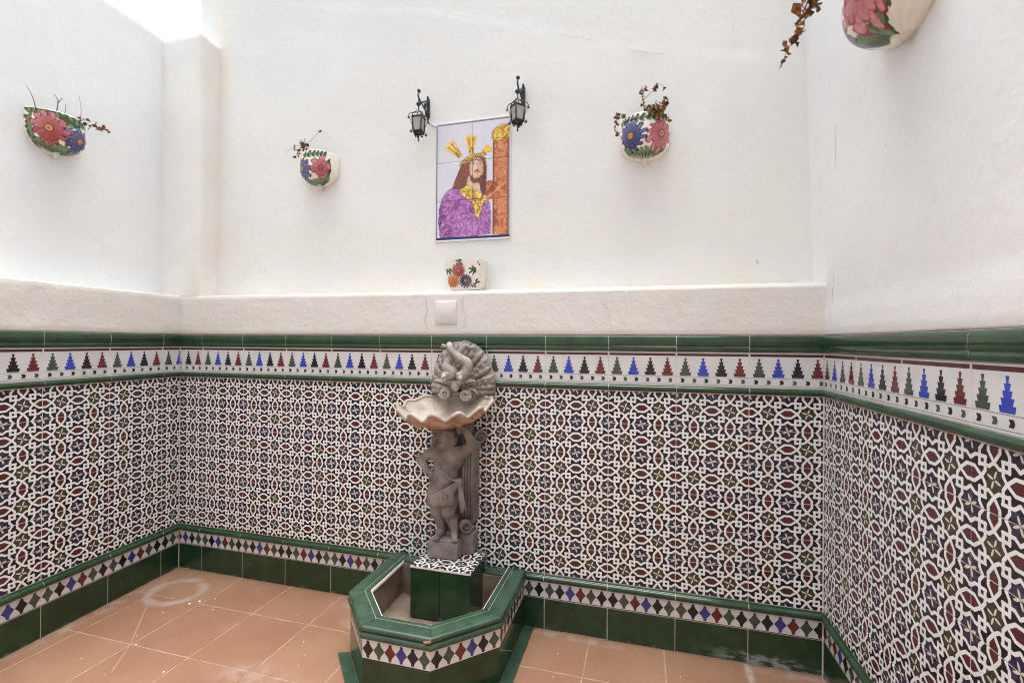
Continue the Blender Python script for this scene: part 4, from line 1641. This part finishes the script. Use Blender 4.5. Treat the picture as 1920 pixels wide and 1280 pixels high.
def plant(label, loc, sprigs):
    """sprigs: (first point, further points, stem radius, leaves, leaf size, spread) relative to loc"""
    t = thing('dried_plant', label, 'dried plant', loc, 0.0, 'dried plants in the wall planters')
    for (p0, pts, r0, n_, size, sp) in sprigs:
        mb = MB()
        sprig(mb, np.array(p0), [np.array(p) for p in pts], r0, n_, size, (0, 1, 2), sp)
        mb.build('stem', [M_TWIG, M_LEAF, M_LEAFD], t)
    return t


def wall_world(root, p):
    a = root.rotation_euler.z
    return (root.location.x + p[0] * math.cos(a) - p[1] * math.sin(a), root.location.y + p[0] * math.sin(a) + p[1] * math.cos(a), p[2])


# planter on the left wall
lp = np.array([-0.545, 0.148, 2.155])
planter('painted wall planter on the left wall, big red flower beside a blue one', left, wall_world(left, lp), ANG_L, 0.228, 0.186, 0.100,
        [(0.045, 0.088, 0.064, 9, BLUE, 0.0), (-0.068, 0.104, 0.076, 11, RED, 0.2)],
        leaf_arc(-0.16, 0.13, 0.176, 0.172, 13, 0.021, 0.0095, True) + leaf_arc(-0.16, 0.12, 0.050, 0.036, 14, 0.021, 0.0095, False, bow=-0.014) + leaf_arc(-0.150, -0.142, 0.15, 0.06, 4, 0.020, 0.010, True) + leaf_arc(-0.02, 0.02, 0.160, 0.150, 3, 0.02, 0.009, False, True))
# planters on the back wall
p2 = at_y(601, 350, REC)
PB1 = (0.852, REC, 2.136)
planter('smallest looking wall planter, blue and pink flowers, on the back wall left of the lanterns', back, PB1, 0.0, 0.215, 0.180, 0.105,
        [(-0.054, 0.092, 0.062, 10, BLUE, 0.3), (0.056, 0.090, 0.060, 6, PINK, 0.2)],
        leaf_arc(-0.04, 0.09, 0.162, 0.162, 6, 0.018, 0.0075, True, True) + leaf_arc(-0.13, 0.12, 0.042, 0.040, 13, 0.021, 0.0085, False, bow=-0.020) + leaf_arc(0.098, 0.108, 0.13, 0.06, 4, 0.018, 0.008, True, True))
PB2 = (2.571, REC, 2.112)
planter('blue and pink flowered wall planter on the back wall, right of both lanterns', back, PB2, 0.0, 0.222, 0.192, 0.112,
        [(-0.060, 0.102, 0.070, 12, BLUE, 0.0), (0.070, 0.102, 0.070, 11, PINK, 0.1)],
        leaf_arc(-0.13, 0.13, 0.172, 0.174, 12, 0.018, 0.0072, True, True) + leaf_arc(-0.13, 0.13, 0.050, 0.050, 12, 0.018, 0.008, False, bow=-0.014))
# planter on the right wall
rp = np.array([0.640, -0.026, 2.098])
planter('wall planter with pink and purple flowers high on the right wall', right, wall_world(right, rp), ANG_R, 0.300, 0.245, 0.140,
        [(-0.112, 0.104, 0.074, 11, PURP, 0.3), (0.040, 0.128, 0.094, 11, PINK, 0.1)],
        leaf_arc(-0.12, 0.02, 0.040, 0.034, 8, 0.024, 0.0105, False) + leaf_arc(0.03, 0.150, 0.034, 0.125, 9, 0.026, 0.011, True, bow=-0.012) + leaf_arc(0.140, 0.152, 0.12, 0.21, 5, 0.024, 0.011, True) + leaf_arc(-0.15, 0.15, 0.222, 0.212, 11, 0.021, 0.009, True))

# dried plants in them
lw_ = Vector(wall_world(left, lp + np.array([0, -0.055, 0.185])))
dxl = Vector((math.cos(ANG_L), math.sin(ANG_L), 0))
dnl = Vector((math.sin(ANG_L), -math.cos(ANG_L), 0))
def LP(s, n_, z): return tuple(dxl * s + dnl * n_ + Vector((0, 0, z)))
plant('bare twigs with one curled leaf sticking out of the left wall planter', tuple(lw_),
      [(LP(-0.10, 0, -0.02), [LP(-0.12, 0.01, 0.03), LP(-0.145, 0.01, 0.075)], 0.0022, 0, 0.01, 0.005), (LP(-0.03, 0, -0.02), [LP(-0.03, 0.02, 0.055), LP(-0.045, 0.02, 0.085)], 0.0026, 0, 0.01, 0.005),
       (LP(-0.03, 0.018, 0.05), [LP(-0.022, 0.02, 0.068), LP(-0.012, 0.02, 0.086)], 0.0024, 0, 0.01, 0.005), (LP(0.0, 0.0, -0.02), [LP(0.0, 0.02, 0.03), LP(0.0, 0.02, 0.06)], 0.0016, 0, 0.01, 0.005),
       (LP(0.06, 0.02, -0.02), [LP(0.06, 0.03, 0.06), LP(0.05, 0.03, 0.13)], 0.0012, 0, 0.01, 0.004), (LP(0.09, 0.03, -0.02), [LP(0.10, 0.05, 0.01), LP(0.12, 0.06, -0.015)], 0.0016, 7, 0.010, 0.010),
       (LP(0.04, 0.02, -0.02), [LP(0.05, 0.03, 0.0), LP(0.07, 0.04, 0.02)], 0.0016, 8, 0.010, 0.014), (LP(0.10, 0.05, 0.0), [LP(0.135, 0.06, 0.005), LP(0.155, 0.06, 0.0)], 0.0014, 12, 0.012, 0.012)])
b1 = (PB1[0], PB1[1] - 0.06, PB1[2] + 0.175)
plant('dry stems bending out of the small blue and pink planter left of the lanterns', b1,
      [((-0.04, 0, -0.02), [(-0.05, -0.01, 0.04), (-0.03, -0.01, 0.07), (0.03, -0.01, 0.115)], 0.0016, 0, 0.01, 0.004), ((0.03, -0.01, 0.115), [(0.036, -0.01, 0.122), (0.044, -0.01, 0.120), (0.040, -0.01, 0.112)], 0.0045, 3, 0.007, 0.003),
       ((-0.06, 0, -0.02), [(-0.06, -0.02, 0.03), (-0.05, -0.02, 0.06)], 0.002, 26, 0.011, 0.018), ((-0.08, 0, -0.02), [(-0.09, -0.02, 0.02), (-0.10, -0.03, -0.01)], 0.002, 10, 0.010, 0.012),
       ((-0.06, 0, 0.03), [(-0.09, -0.01, 0.055), (-0.13, -0.01, 0.052), (-0.20, 0.0, 0.025)], 0.0012, 0, 0.01, 0.003), ((-0.125, -0.01, 0.062), [(-0.128, -0.01, 0.05), (-0.128, -0.01, 0.034)], 0.0042, 2, 0.006, 0.002)])
b2 = (PB2[0], PB2[1] - 0.07, PB2[2] + 0.187)
plant('withered brown plant with a tall drooping stem in the planter right of the lanterns', b2,
      [((0.0, 0, -0.02), [(-0.005, -0.01, 0.04), (-0.012, -0.01, 0.09), (-0.005, -0.01, 0.125)], 0.002, 16, 0.011, 0.012), ((-0.008, -0.01, 0.075), [(0.02, -0.01, 0.10), (0.045, -0.01, 0.122), (0.048, -0.01, 0.14), (0.075, -0.01, 0.128), (0.078, -0.01, 0.118)], 0.0014, 0, 0.01, 0.004),
       ((0.035, -0.01, 0.112), [(0.045, -0.01, 0.115), (0.048, -0.01, 0.135)], 0.004, 9, 0.010, 0.008), ((0.078, -0.01, 0.12), [(0.079, -0.01, 0.116), (0.078, -0.01, 0.110)], 0.003, 4, 0.007, 0.004),
       ((0.02, 0, -0.02), [(0.04, -0.03, 0.02), (0.06, -0.05, 0.01), (0.085, -0.05, -0.03)], 0.002, 34, 0.012, 0.022), ((0.06, 0, -0.02), [(0.08, -0.03, 0.03), (0.082, -0.03, 0.07)], 0.002, 12, 0.011, 0.010),
       ((0.0, -0.01, 0.0), [(0.02, -0.04, 0.02), (0.05, -0.055, 0.0)], 0.002, 22, 0.011, 0.018), ((-0.07, 0, -0.02), [(-0.09, -0.02, 0.015), (-0.115, -0.03, 0.01), (-0.125, -0.03, -0.03), (-0.12, -0.03, -0.085)], 0.0018, 22, 0.011, 0.010)])
rw_ = Vector(wall_world(right, rp + np.array([0.0, -0.06, 0.275])))
dxr = Vector((math.cos(ANG_R), math.sin(ANG_R), 0))
dnr = Vector((math.sin(ANG_R), -math.cos(ANG_R), 0))
def RP(s, n_, z): return tuple(dxr * s + dnr * n_ + Vector((0, 0, z)))
plant('orange brown dead branch hanging from the pink and purple planter on the right wall', tuple(rw_),
      [(RP(-0.08, 0.02, 0.0), [RP(-0.12, 0.06, 0.05), RP(-0.17, 0.11, 0.02), RP(-0.21, 0.145, -0.07)], 0.0022, 24, 0.0195, 0.022), (RP(-0.17, 0.11, 0.02), [RP(-0.19, 0.13, -0.03), RP(-0.215, 0.15, -0.09), RP(-0.225, 0.165, -0.13)], 0.0016, 18, 0.0165, 0.016),
       (RP(-0.225, 0.165, -0.125), [RP(-0.235, 0.175, -0.15), RP(-0.245, 0.185, -0.175)], 0.0012, 4, 0.009, 0.004), (RP(-0.12, 0.05, 0.03), [RP(-0.14, 0.09, 0.0), RP(-0.16, 0.11, -0.045)], 0.0018, 22, 0.014, 0.014),
       (RP(-0.08, 0.03, 0.0), [RP(-0.10, 0.05, 0.04), RP(-0.12, 0.05, 0.0)], 0.0022, 8, 0.011, 0.010)])

# ------------------------------------------------------------------ square painted pot on the ledge
sp = thing('flower_pot', 'small square white pot with red, orange and blue flowers standing on the ledge', 'pot', (1.7385, 0.042, 1.5525))
NU, NV = 96, 72
tx, tz = np.linspace(-1, 1, NU), np.linspace(0, 1, NV)
Zg, Xg = np.meshgrid(tz, tx, indexing='ij')
hw = 0.079 + 0.021 * np.minimum(1, Zg / 0.9) ** 0.8
hw = hw - 0.006 * np.exp(-Zg * 14)
Xs = Xg * hw
ed = np.clip((np.abs(Xg) - 0.86) / 0.14, 0, 1)
Ys = -0.034 - 0.012 * Zg + 0.012 * ed ** 2 + 0.008 * np.exp(-Zg * 14)
Zs = 0.145 * Zg + 0.003 * np.cos(Xg * 3.1) * Zg
fl = [(-0.026, 0.092, 0.036, 16, (lin((170, 40, 50)), lin((140, 26, 40))), 0.0), (-0.054, 0.042, 0.033, 14, (lin((214, 128, 40)), lin((186, 88, 30))), 0.2), (0.008, 0.044, 0.034, 16, (lin((40, 36, 110)), lin((22, 20, 66))), 0.1)]
lv = []
for (u0, v0, a0, L, k) in ((-0.020, 0.133, 0.05, 0.018, 5), (-0.078, 0.092, 1.5, 0.016, 5), (0.048, 0.092, 1.1, 0.021, 6), (0.080, 0.118, 0.8, 0.007, 2), (0.072, 0.036, 0.9, 0.014, 3), (0.050, 0.026, 2.6, 0.010, 3)):
    for j in range(k):
        lv.append((u0 + 0.012 * math.cos(j * 1.3 + a0) * (1 if j else 0), v0 + 0.012 * math.sin(j * 1.3 + a0) * (1 if j else 0), a0 + (j - k / 2) * 0.55, L * 0.70, 0.0044, True))
cs = paint(Xs, Zs, fl, [(a, b, c, d, e, True) for (a, b, c, d, e, _) in lv], lin((232, 227, 218)))
mb = MB()
mb.add(np.stack([Xs, Ys, Zs], -1).reshape(-1, 3), [(i * NU + j, i * NU + j + 1, (i + 1) * NU + j + 1, (i + 1) * NU + j) for i in range(NV - 1) for j in range(NU - 1)], 0, True)
o = mb.build('pot_front', M_POT, sp)
with_colors(o.data, cs.reshape(-1, 3))
mb = MB()
for s in (-1, 1):
    jx = 0 if s < 0 else NU - 1
    pr = [(Xs[i][jx], Ys[i][jx], Zs[i][jx]) for i in range(0, NV, 6)]
    bk = [(p[0] * 0.97, 0.040, p[2]) for p in pr]
    k = len(pr)
    mb.add(pr + bk, [(i, i + 1, k + i + 1, k + i) for i in range(k - 1)], 0, True)
tf = [(Xs[-1][j], Ys[-1][j], Zs[-1][j]) for j in range(0, NU, 5)]
k = len(tf)
mb.add(tf + [(p[0] * 0.95, p[1] + 0.008, p[2] + 0.001) for p in tf] + [(p[0] * 0.93, p[1] + 0.010, p[2] - 0.03) for p in tf], [(i, i + 1, k + i + 1, k + i) for i in range(k - 1)] + [(k + i, k + i + 1, 2 * k + i + 1, 2 * k + i) for i in range(k - 1)], 0, True)
mb.box((-0.094, 0.033, 0.0), (0.094, 0.041, 0.146))
mb.box((-0.074, -0.026, 0.0), (0.074, 0.036, 0.004))
mb.build('pot_sides', M_POTW, sp)

# ------------------------------------------------------------------ blank cover plate on the plaster band
mb = MB()
mb.rbox((-0.056, -0.0055, -0.056), (0.056, 0.006, 0.056), 0.002, 0.02, 0.0008, 20)
mb.rbox((-0.0525, -0.0068, -0.0525), (0.0525, -0.003, 0.0525), 0.0012)
cp_ = mb.build('cover_plate', M_PLATE)
cp_.location = (1.6505, -0.001, 1.4435)
cp_.rotation_euler = (0.03, 0, 0.01)
tag(cp_, 'square blank white cover plate painted over, in the plaster band under the ledge pot', 'cover plate')

# ------------------------------------------------------------------ tile picture
mur = thing('tile_picture', 'painted tile picture of a robed man with golden crown beside a carved column', 'tile picture', (1.5385, REC - 0.004, 1.8225))
MW_, MH_ = 0.3925, 0.5900


def inpoly(px, py, poly):
    m = np.zeros(px.shape, bool)
    n = len(poly)
    for i in range(n):
        x1, y1 = poly[i]
        x2, y2 = poly[(i + 1) % n]
        if y1 == y2:
            continue
        c = ((y1 > py) != (y2 > py)) & (px < (x2 - x1) * (py - y1) / (y2 - y1) + x1)
        m ^= c
    return m


def vnoise(x, y, seed):
    r_ = np.random.default_rng(seed).random((64, 64))
    xi, yi = np.floor(x).astype(int), np.floor(y).astype(int)
    fx, fy = x - xi, y - yi
    fx, fy = fx * fx * (3 - 2 * fx), fy * fy * (3 - 2 * fy)
    g = lambda a, b: r_[(yi + b) % 64, (xi + a) % 64]
    return (g(0, 0) * (1 - fx) + g(1, 0) * fx) * (1 - fy) + (g(0, 1) * (1 - fx) + g(1, 1) * fx) * fy - 0.5


def mural_color(u, v):
    """u right, v down, both 0..1"""
    px = 230 + 402 * u                                     # back to the enlarged view the shapes were measured in
    py = 335 - 45 * u + (618 + 36 * u) * v
    w1, w2 = vnoise(px / 26, py / 26, 1) * 40, vnoise(px / 26, py / 26, 2) * 40      # wandering brush strokes
    h1 = np.clip(3.2 * vnoise((px + w1) / 10, (py + w2) / 9, 3), -1, 1)
    h2 = np.clip(3.2 * vnoise((px + w2) / 8, (py + w1) / 8, 4), -1, 1)
    h3 = 2 * vnoise(px / 70, py / 70, 5)
    c = np.zeros(u.shape + (3,)) + lin((214, 211, 220))
    c *= (1 + 0.025 * h1)[..., None]

    def fill(m, a, b, f):
        t = np.clip(f, 0, 1)[..., None]
        c[m] = (a * (1 - t) + b * t)[m]

    # column
    col_m = (px > 541) & (px < 626) & (py > 405) & (py < 930)
    fill(col_m, lin((150, 72, 40)), lin((216, 138, 92)), 0.45 + 0.35 * h1 + 0.25 * np.cos((px - 590) * 0.055) + 0.2 * h3)
    sh = col_m & ((px < 549) | (px > 618))
    fill(sh, lin((118, 60, 40)), lin((140, 74, 46)), 0.5 + 0.5 * h2)
    swirl = col_m & (np.abs(h1) < 0.16) & (px > 549) & (px < 618)
    fill(swirl, lin((232, 176, 138)), lin((208, 120, 70)), 0.5 + 0.5 * h2)
    arm = inpoly(px, py, [(500, 640), (545, 632), (545, 735), (512, 742), (498, 700)])
    fill(arm, lin((132, 66, 40)), lin((206, 126, 82)), 0.5 + 0.6 * h1)
    cross = (np.abs((py - 690) + 0.9 * (px - 560)) < 9) & (px > 505) & (px < 612)
    fill(cross, lin((224, 160, 116)), lin((198, 116, 70)), 0.5 + 0.5 * h2)
    cap = inpoly(px, py, [(533, 395), (536, 375), (556, 348), (592, 330), (622, 330), (628, 345), (628, 402), (600, 412), (545, 425)])
    fill(cap, lin((172, 118, 30)), lin((242, 208, 96)), 0.5 + 0.6 * h2)
    # robe
    robe = inpoly(px, py, [(252, 938), (243, 860), (246, 790), (262, 730), (290, 690), (326, 670), (372, 682), (440, 745), (500, 745), (524, 752), (530, 800), (532, 925), (400, 940)])
    fill(robe, lin((112, 50, 122)), lin((202, 138, 200)), 0.68 + 0.20 * h1 + 0.16 * h2 - 0.30 * np.clip((px - 400) / 130, -1, 1) ** 2 + 0.3 * h3)
    curl = robe & (np.abs(h1) < 0.10)
    fill(curl, lin((122, 56, 134)), lin((150, 82, 160)), 0.5 + 0.5 * h2)
    curl = robe & (np.abs(h1 - 0.5) < 0.07)
    fill(curl, lin((214, 160, 216)), lin((226, 178, 224)), 0.5 + 0.5 * h2)
    # hair at the back
    hair = inpoly(px, py, [(412, 520), (440, 508), (480, 505), (500, 510), (508, 560), (506, 640), (502, 712), (488, 716), (476, 690), (470, 640), (430, 640), (412, 600), (400, 660), (372, 680), (320, 676), (340, 620), (366, 560), (388, 530)])
    fill(hair, lin((84, 42, 34)), lin((156, 92, 72)), 0.45 + 0.35 * np.sin(px * 0.50 + py * 0.14 + 2 * h1) + 0.3 * h3 + 0.25 * np.clip((470 - px) / 120, -1, 1))
    # neck and gold trim
    neck_ = inpoly(px, py, [(404, 620), (470, 650), (470, 720), (420, 700), (398, 660)])
    fill(neck_, lin((206, 160, 130)), lin((228, 192, 162)), 0.5 + 0.5 * h1)
    gold = inpoly(px, py, [(356, 688), (400, 655), (420, 668), (440, 690), (468, 690), (500, 730), (524, 738), (520, 752), (492, 750), (480, 800), (458, 852), (440, 800), (430, 745), (392, 728)])
    fill(gold, lin((168, 112, 26)), lin((244, 214, 110)), 0.5 + 0.65 * h2)
    # face
    face = (((px - 453) / 39) ** 2 + ((py - 568) / 66) ** 2) < 1
    fill(face, lin((196, 146, 116)), lin((234, 202, 176)), 0.72 - 0.45 * (np.abs(px - 446) / 36) ** 2.5 - 0.30 * (np.abs(py - 560) / 66) ** 3 + 0.15 * h3 + 0.08 * h1)
    for (cx_, cy_, rx_, ry_) in ((434, 541, 13, 9), (473, 541, 11, 9), (462, 572, 8, 5)):      # soft shading round eyes and nose
        mk = face & ((((px - cx_) / rx_) ** 2 + ((py - cy_) / ry_) ** 2) < 1)
        c[mk] = c[mk] * np.array([0.72, 0.62, 0.58])
    for cx_ in (428, 478):
        mk = face & ((((px - cx_) / 10) ** 2 + ((py - 566) / 12) ** 2) < 1)
        c[mk] = c[mk] * np.array([1.0, 0.86, 0.82])
    beard = face & ((py > 606 - 0.0) & ((np.abs(px - 455) > 17) | (py > 618) | (py < 590)))
    beard |= inpoly(px, py, [(412, 585), (424, 612), (440, 628), (466, 628), (484, 605), (484, 628), (470, 648), (440, 648), (420, 632)])
    fill(beard, lin((92, 54, 40)), lin((150, 98, 74)), 0.5 + 0.6 * h2)
    mus = (np.abs(py - 580 - 0.03 * (px - 456) ** 2) < 4.0) & (np.abs(px - 456) < 17)
    fill(mus, lin((100, 58, 42)), lin((120, 72, 52)), 0.5 + 0 * h1)
    lips = (np.abs(py - 592) < 2.6) & (np.abs(px - 456) < 8)
    fill(lips, lin((180, 92, 84)), lin((180, 92, 84)), 0 * h1)
    for ex_, w in ((434, 9), (472, 8)):
        brow = (np.abs(py - 528 + 0.02 * (px - ex_) ** 2) < 2.2) & (np.abs(px - ex_) < w + 2)
        fill(brow, lin((84, 48, 40)), lin((84, 48, 40)), 0 * h1)
        eye = (((px - ex_) / w) ** 2 + ((py - 539) / 4.2) ** 2) < 1
        fill(eye, lin((222, 206, 196)), lin((222, 206, 196)), 0 * h1)
        iris = (((px - ex_ - 1) / 4) ** 2 + ((py - 539) / 4) ** 2) < 1
        fill(iris, lin((52, 34, 30)), lin((52, 34, 30)), 0 * h1)
    nose_ = (np.abs(px - 460 - 0.05 * (py - 540)) < 1.7) & (py > 532) & (py < 570)
    fill(nose_, lin((168, 112, 88)), lin((168, 112, 88)), 0 * h1)
    # crown: twisted ring and three bursts
    for (bx, by, ang, L, sp) in ((372, 508, 2.36, 112, 0.30), (426, 498, 1.60, 116, 0.26), (486, 486, 0.66, 62, 0.34)):
        dx_, dy_ = px - bx, -(py - by)
        r_, a_ = np.hypot(dx_, dy_), np.arctan2(dy_, dx_) - ang
        ln = L * (0.80 + 0.20 * np.abs(np.cos(a_ * 11)))
        t_ = r_ * np.cos(a_)
        m = (r_ < ln) & (np.abs(r_ * np.sin(a_)) < 7 + np.maximum(0, t_) * math.tan(sp)) & (t_ > 0)
        fill(m, lin((176, 120, 34)), lin((246, 212, 104)), 0.5 + 0.5 * np.cos(a_ * 22) + 0.25 * h2)
        knob = (np.abs(t_ - 26) < 17) & (np.abs(r_ * np.sin(a_)) < 15)
        fill(knob, lin((140, 88, 26)), lin((238, 194, 84)), 0.5 + 0.8 * h2)
    ca, sa = math.cos(-0.40), math.sin(-0.40)
    x_, y_ = (px - 428) * ca + (py - 516) * sa, -(px - 428) * sa + (py - 516) * ca
    ring_ = ((x_ / 80) ** 2 + ((y_ - 0.0022 * x_ ** 2 + 6) / 15) ** 2) < 1
    fill(ring_, lin((132, 82, 28)), lin((240, 204, 110)), 0.5 + 0.6 * np.sin(x_ * 0.35 + y_ * 0.5) + 0.3 * h1)
    # drawn outlines
    for m in (robe, hair, face, gold, cap, col_m, ring_):
        e = m ^ np.roll(m, 1, 0) | m ^ np.roll(m, 1, 1)
        c[e] = c[e] * 0.55
    bord = (u < 0.012) | (v < 0.012)
    c[bord] = lin((92, 100, 130))
    c[v > 0.978] = lin((44, 50, 112))
    return c


NG = 60
for r in range(3):
    for q_ in range(2):
        x0, x1 = q_ * MW_ / 2 + 0.0006, (q_ + 1) * MW_ / 2 - 0.0006
        z1, z0 = MH_ * (1 - r / 3) - 0.0006, MH_ * (1 - (r + 1) / 3) + 0.0006
        gx, gz = np.linspace(x0, x1, NG), np.linspace(z0, z1, NG)
        Zm, Xm = np.meshgrid(gz, gx, indexing='ij')
        cc = mural_color(Xm / MW_, 1 - Zm / MH_)
        mb = MB()
        Ym = np.zeros_like(Xm)
        for edge_ in (np.s_[0, :], np.s_[-1, :], np.s_[:, 0], np.s_[:, -1]):
            Ym[edge_] = 0.0012
        cx_, cz_ = (x0 + x1) / 2, (z0 + z1) / 2
        mb.add(np.stack([Xm - cx_, Ym, Zm - cz_], -1).reshape(-1, 3), [(i * NG + j, i * NG + j + 1, (i + 1) * NG + j + 1, (i + 1) * NG + j) for i in range(NG - 1) for j in range(NG - 1)], 0, False)
        o = mb.build('picture_tile', M_MURAL, mur)
        o.location = (cx_, 0, cz_)
        o.rotation_euler = (random.uniform(-0.004, 0.004), 0, random.uniform(-0.004, 0.004))
        with_colors(o.data, cc.reshape(-1, 3))
mb = MB()
mb.box((0.0015, 0.0016, 0.0015), (MW_ - 0.0015, 0.012, MH_ - 0.0015))
mb.build('grout_backing', M_TL, mur)
mb = MB()
mb.rbox((-0.007, -0.0005, -0.008), (-0.0004, 0.012, MH_ + 0.007), 0.002, 0.02, 0.0008, 25)
mb.rbox((MW_ + 0.0004, -0.0005, -0.008), (MW_ + 0.006, 0.012, MH_ + 0.007), 0.002, 0.02, 0.0008, 25)
mb.rbox((-0.0003, -0.0005, MH_ + 0.0004), (MW_ + 0.0003, 0.012, MH_ + 0.008), 0.002, 0.02, 0.001, 25)
mb.rbox((-0.0003, -0.0005, -0.010), (MW_ + 0.0003, 0.012, -0.0004), 0.002, 0.02, 0.001, 25)
mb.build('mortar_edge', M_PLATE, mur)


# ------------------------------------------------------------------ iron wall lanterns
def scroll(mb, c, r, turns, u, v, thick, start=0.0, n=22):
    u, v = Vector(u).normalized(), Vector(v).normalized()
    pts = []
    for i in range(n):
        t = i / (n - 1)
        a = start + turns * 2 * math.pi * t
        rr = r * (1 - 0.75 * t)
        pts.append(Vector(c) + u * rr * math.cos(a) + v * rr * math.sin(a))
    mb.tube(pts, thick, 6)


def lantern(label, loc, yaw):
    t = thing('wall_lantern', label, 'lantern', loc, 0.0, 'wrought iron wall lanterns')
    mb = MB()
    mb.rbox((-0.009, -0.006, -0.048), (0.009, 0.003, 0.048), 0.002)
    mb.tube([(0, -0.004, 0.048), (0, -0.006, 0.058), (0, -0.010, 0.062)], [0.006, 0.005, 0.004], 7)
    mb.tube([(0, -0.004, -0.048), (0, -0.006, -0.058), (0, -0.010, -0.062)], [0.006, 0.005, 0.004], 7)
    mb.build('wall_bracket', M_IRON, t)
    mb = MB()
    D_ = 0.108
    mb.tube(spline([(0, -0.005, 0.028), (0, -0.04, 0.020), (0, -0.080, -0.004), (0, -D_ - 0.006, 0.010), (0, -D_ + 0.002, 0.036)], 20), 0.0042, 7)
    mb.tube(spline([(0, -0.005, -0.030), (0, -0.030, -0.024), (0, -0.060, -0.014), (0, -0.086, -0.002)], 16), 0.0036, 7)
    scroll(mb, (0, -0.036, -0.002), 0.014, 1.3, (0, 1, 0), (0, 0, 1), 0.003, 0.5)
    scroll(mb, (0, -0.026, -0.040), 0.011, 1.3, (0, -1, 0), (0, 0, 1), 0.003, 0.5)
    mb.ball((0, -D_ + 0.002, 0.040), 0.0095, 10, 7)
    mb.tube([(0, -D_, 0.006), (0, -D_, -0.030), (0, -D_, -0.056)], [0.003, 0.003, 0.003], 6)
    scroll(mb, (0, -D_, -0.028), 0.012, 1.4, (1, 0, 0), (0, 0, 1), 0.0028, 0.0)
    scroll(mb, (0, -D_, -0.028), 0.012, 1.4, (-1, 0, 0), (0, 0, 1), 0.0028, 0.0)
    mb.build('bracket_arm', M_IRON, t)
    # cage
    cg = bpy.data.objects.new('lantern_cage', None)
    mb = MB()
    zt, zb, wt_, wb_ = 0.004, -0.086, 0.034, 0.026
    c4 = [(-1, -1), (1, -1), (1, 1), (-1, 1)]
    for (sx, sy) in c4:
        mb.tube([(sx * wt_, sy * wt_, zt), (sx * wb_, sy * wb_, zb)], 0.0046, 6)
        mb.tube(spline([(sx * wt_, sy * wt_, zt), (sx * wt_ * 0.75, sy * wt_ * 0.75, 0.030), (sx * 0.004, sy * 0.004, 0.048)], 10), 0.003, 6)      # roof wires
        d = Vector((sx, sy, 0)).normalized()
        base_ = Vector((sx * wt_, sy * wt_, zt))
        mb.tube(spline([tuple(Vector((0, 0, 0.036)) + d * 0.012), tuple(base_ + d * 0.004 + Vector((0, 0, 0.020))), tuple(base_ + d * 0.020 + Vector((0, 0, 0.006))), tuple(base_ + d * 0.024 + Vector((0, 0, -0.010)))], 14), 0.0026, 6)
        scroll(mb, base_ + d * 0.021 + Vector((0, 0, -0.012)), 0.0085, 1.3, d, (0, 0, -1), 0.0026, 0.0)
        low = Vector((sx * wb_, sy * wb_, zb))
        mb.tube(spline([tuple(base_ + d * 0.012 + Vector((0, 0, -0.02))), tuple(low + d * 0.008 + Vector((0, 0, 0.030))), tuple(low + d * 0.012 + Vector((0, 0, -0.004)))], 10), 0.0022, 6)
        scroll(mb, low + d * 0.018 + Vector((0, 0, -0.006)), 0.0095, 1.4, d, (0, 0, 1), 0.0026, 3.1)
        scroll(mb, low * 0.45 + Vector((0, 0, zb * 0.55 - 0.020)) + d * 0.006, 0.0085, 1.4, d, (0, 0, -1), 0.0026, 0.0)
    for w, z, h in ((wt_, zt, 0.0055), (wb_, zb, 0.0075), (wb_ * 0.98, zb - 0.009, 0.004)):
        for i in range(4):
            a, b = c4[i], c4[(i + 1) % 4]
            mb.tube([(a[0] * w, a[1] * w, z), (b[0] * w, b[1] * w, z)], h, 6)
    mb.tube([(0, 0, zb - 0.005), (0, 0, zb - 0.03), (0, 0, zb - 0.052)], [0.010, 0.006, 0.004], 8)
    mb.ball((0, 0, zb - 0.054), 0.0065, 8, 6)
    cage = mb.build('lantern_cage', M_IRON, t)
    cage.location = (0, -D_, -0.098)
    cage.scale = (0.73, 0.73, 0.78)
    cage.rotation_euler = (0, 0, yaw)
    for i in range(4):
        a, b = c4[i], c4[(i + 1) % 4]
        mb = MB()
        k = 0.96
        mb.add([(a[0] * wb_ * k, a[1] * wb_ * k, zb), (b[0] * wb_ * k, b[1] * wb_ * k, zb), (b[0] * wt_ * k, b[1] * wt_ * k, zt), (a[0] * wt_ * k, a[1] * wt_ * k, zt)], [(0, 1, 2, 3)])
        mb.build('glass_pane', M_FROST, cage)
    bpy.data.objects.remove(cg)
    return t


l1 = lantern('black iron lantern left of the tile picture, one glass pane facing forward', (1.4885, REC, 2.507), 0.06)
l2 = lantern('black iron lantern above the right corner of the tile picture, turned edge forward', (1.997, REC, 2.500), math.radians(45))
mb = MB()
mb.tube(spline([(0.0, -0.003, -0.055), (0.012, -0.003, -0.075), (0.040, -0.003, -0.094), (0.056, -0.003, -0.096)], 14), 0.0028, 6)
mb.build('cable', M_PLATE, l1)

# ------------------------------------------------------------------ crumbs of plaster on the floor
mb = MB()
spots = [(at_z(374, 1128 + 0, 0)[:2]), at_z(355, 1133, 0)[:2]]
for k in range(64):
    if k < 2:
        p = spots[k]
        s = 0.006
    else:
        p = np.array([random.uniform(0.1, 3.1), -random.uniform(0.02, 0.95) ** 1.0])
        s = random.choice((0.0012, 0.0014, 0.0018, 0.0022, 0.0026, 0.0036))
    if 1.33 < p[0] < 2.11 and p[1] > -0.66:
        continue
    mb.rbox((p[0] - s, p[1] - s * 0.8, -0.0005), (p[0] + s, p[1] + s * 0.8, s * 1.1), s * 0.35, None, 0)
cr_ = mb.build('plaster_crumbs', M_CHIP)
cr_['kind'] = 'stuff'
cr_['label'] = 'scattered white crumbs of plaster on the terracotta floor'
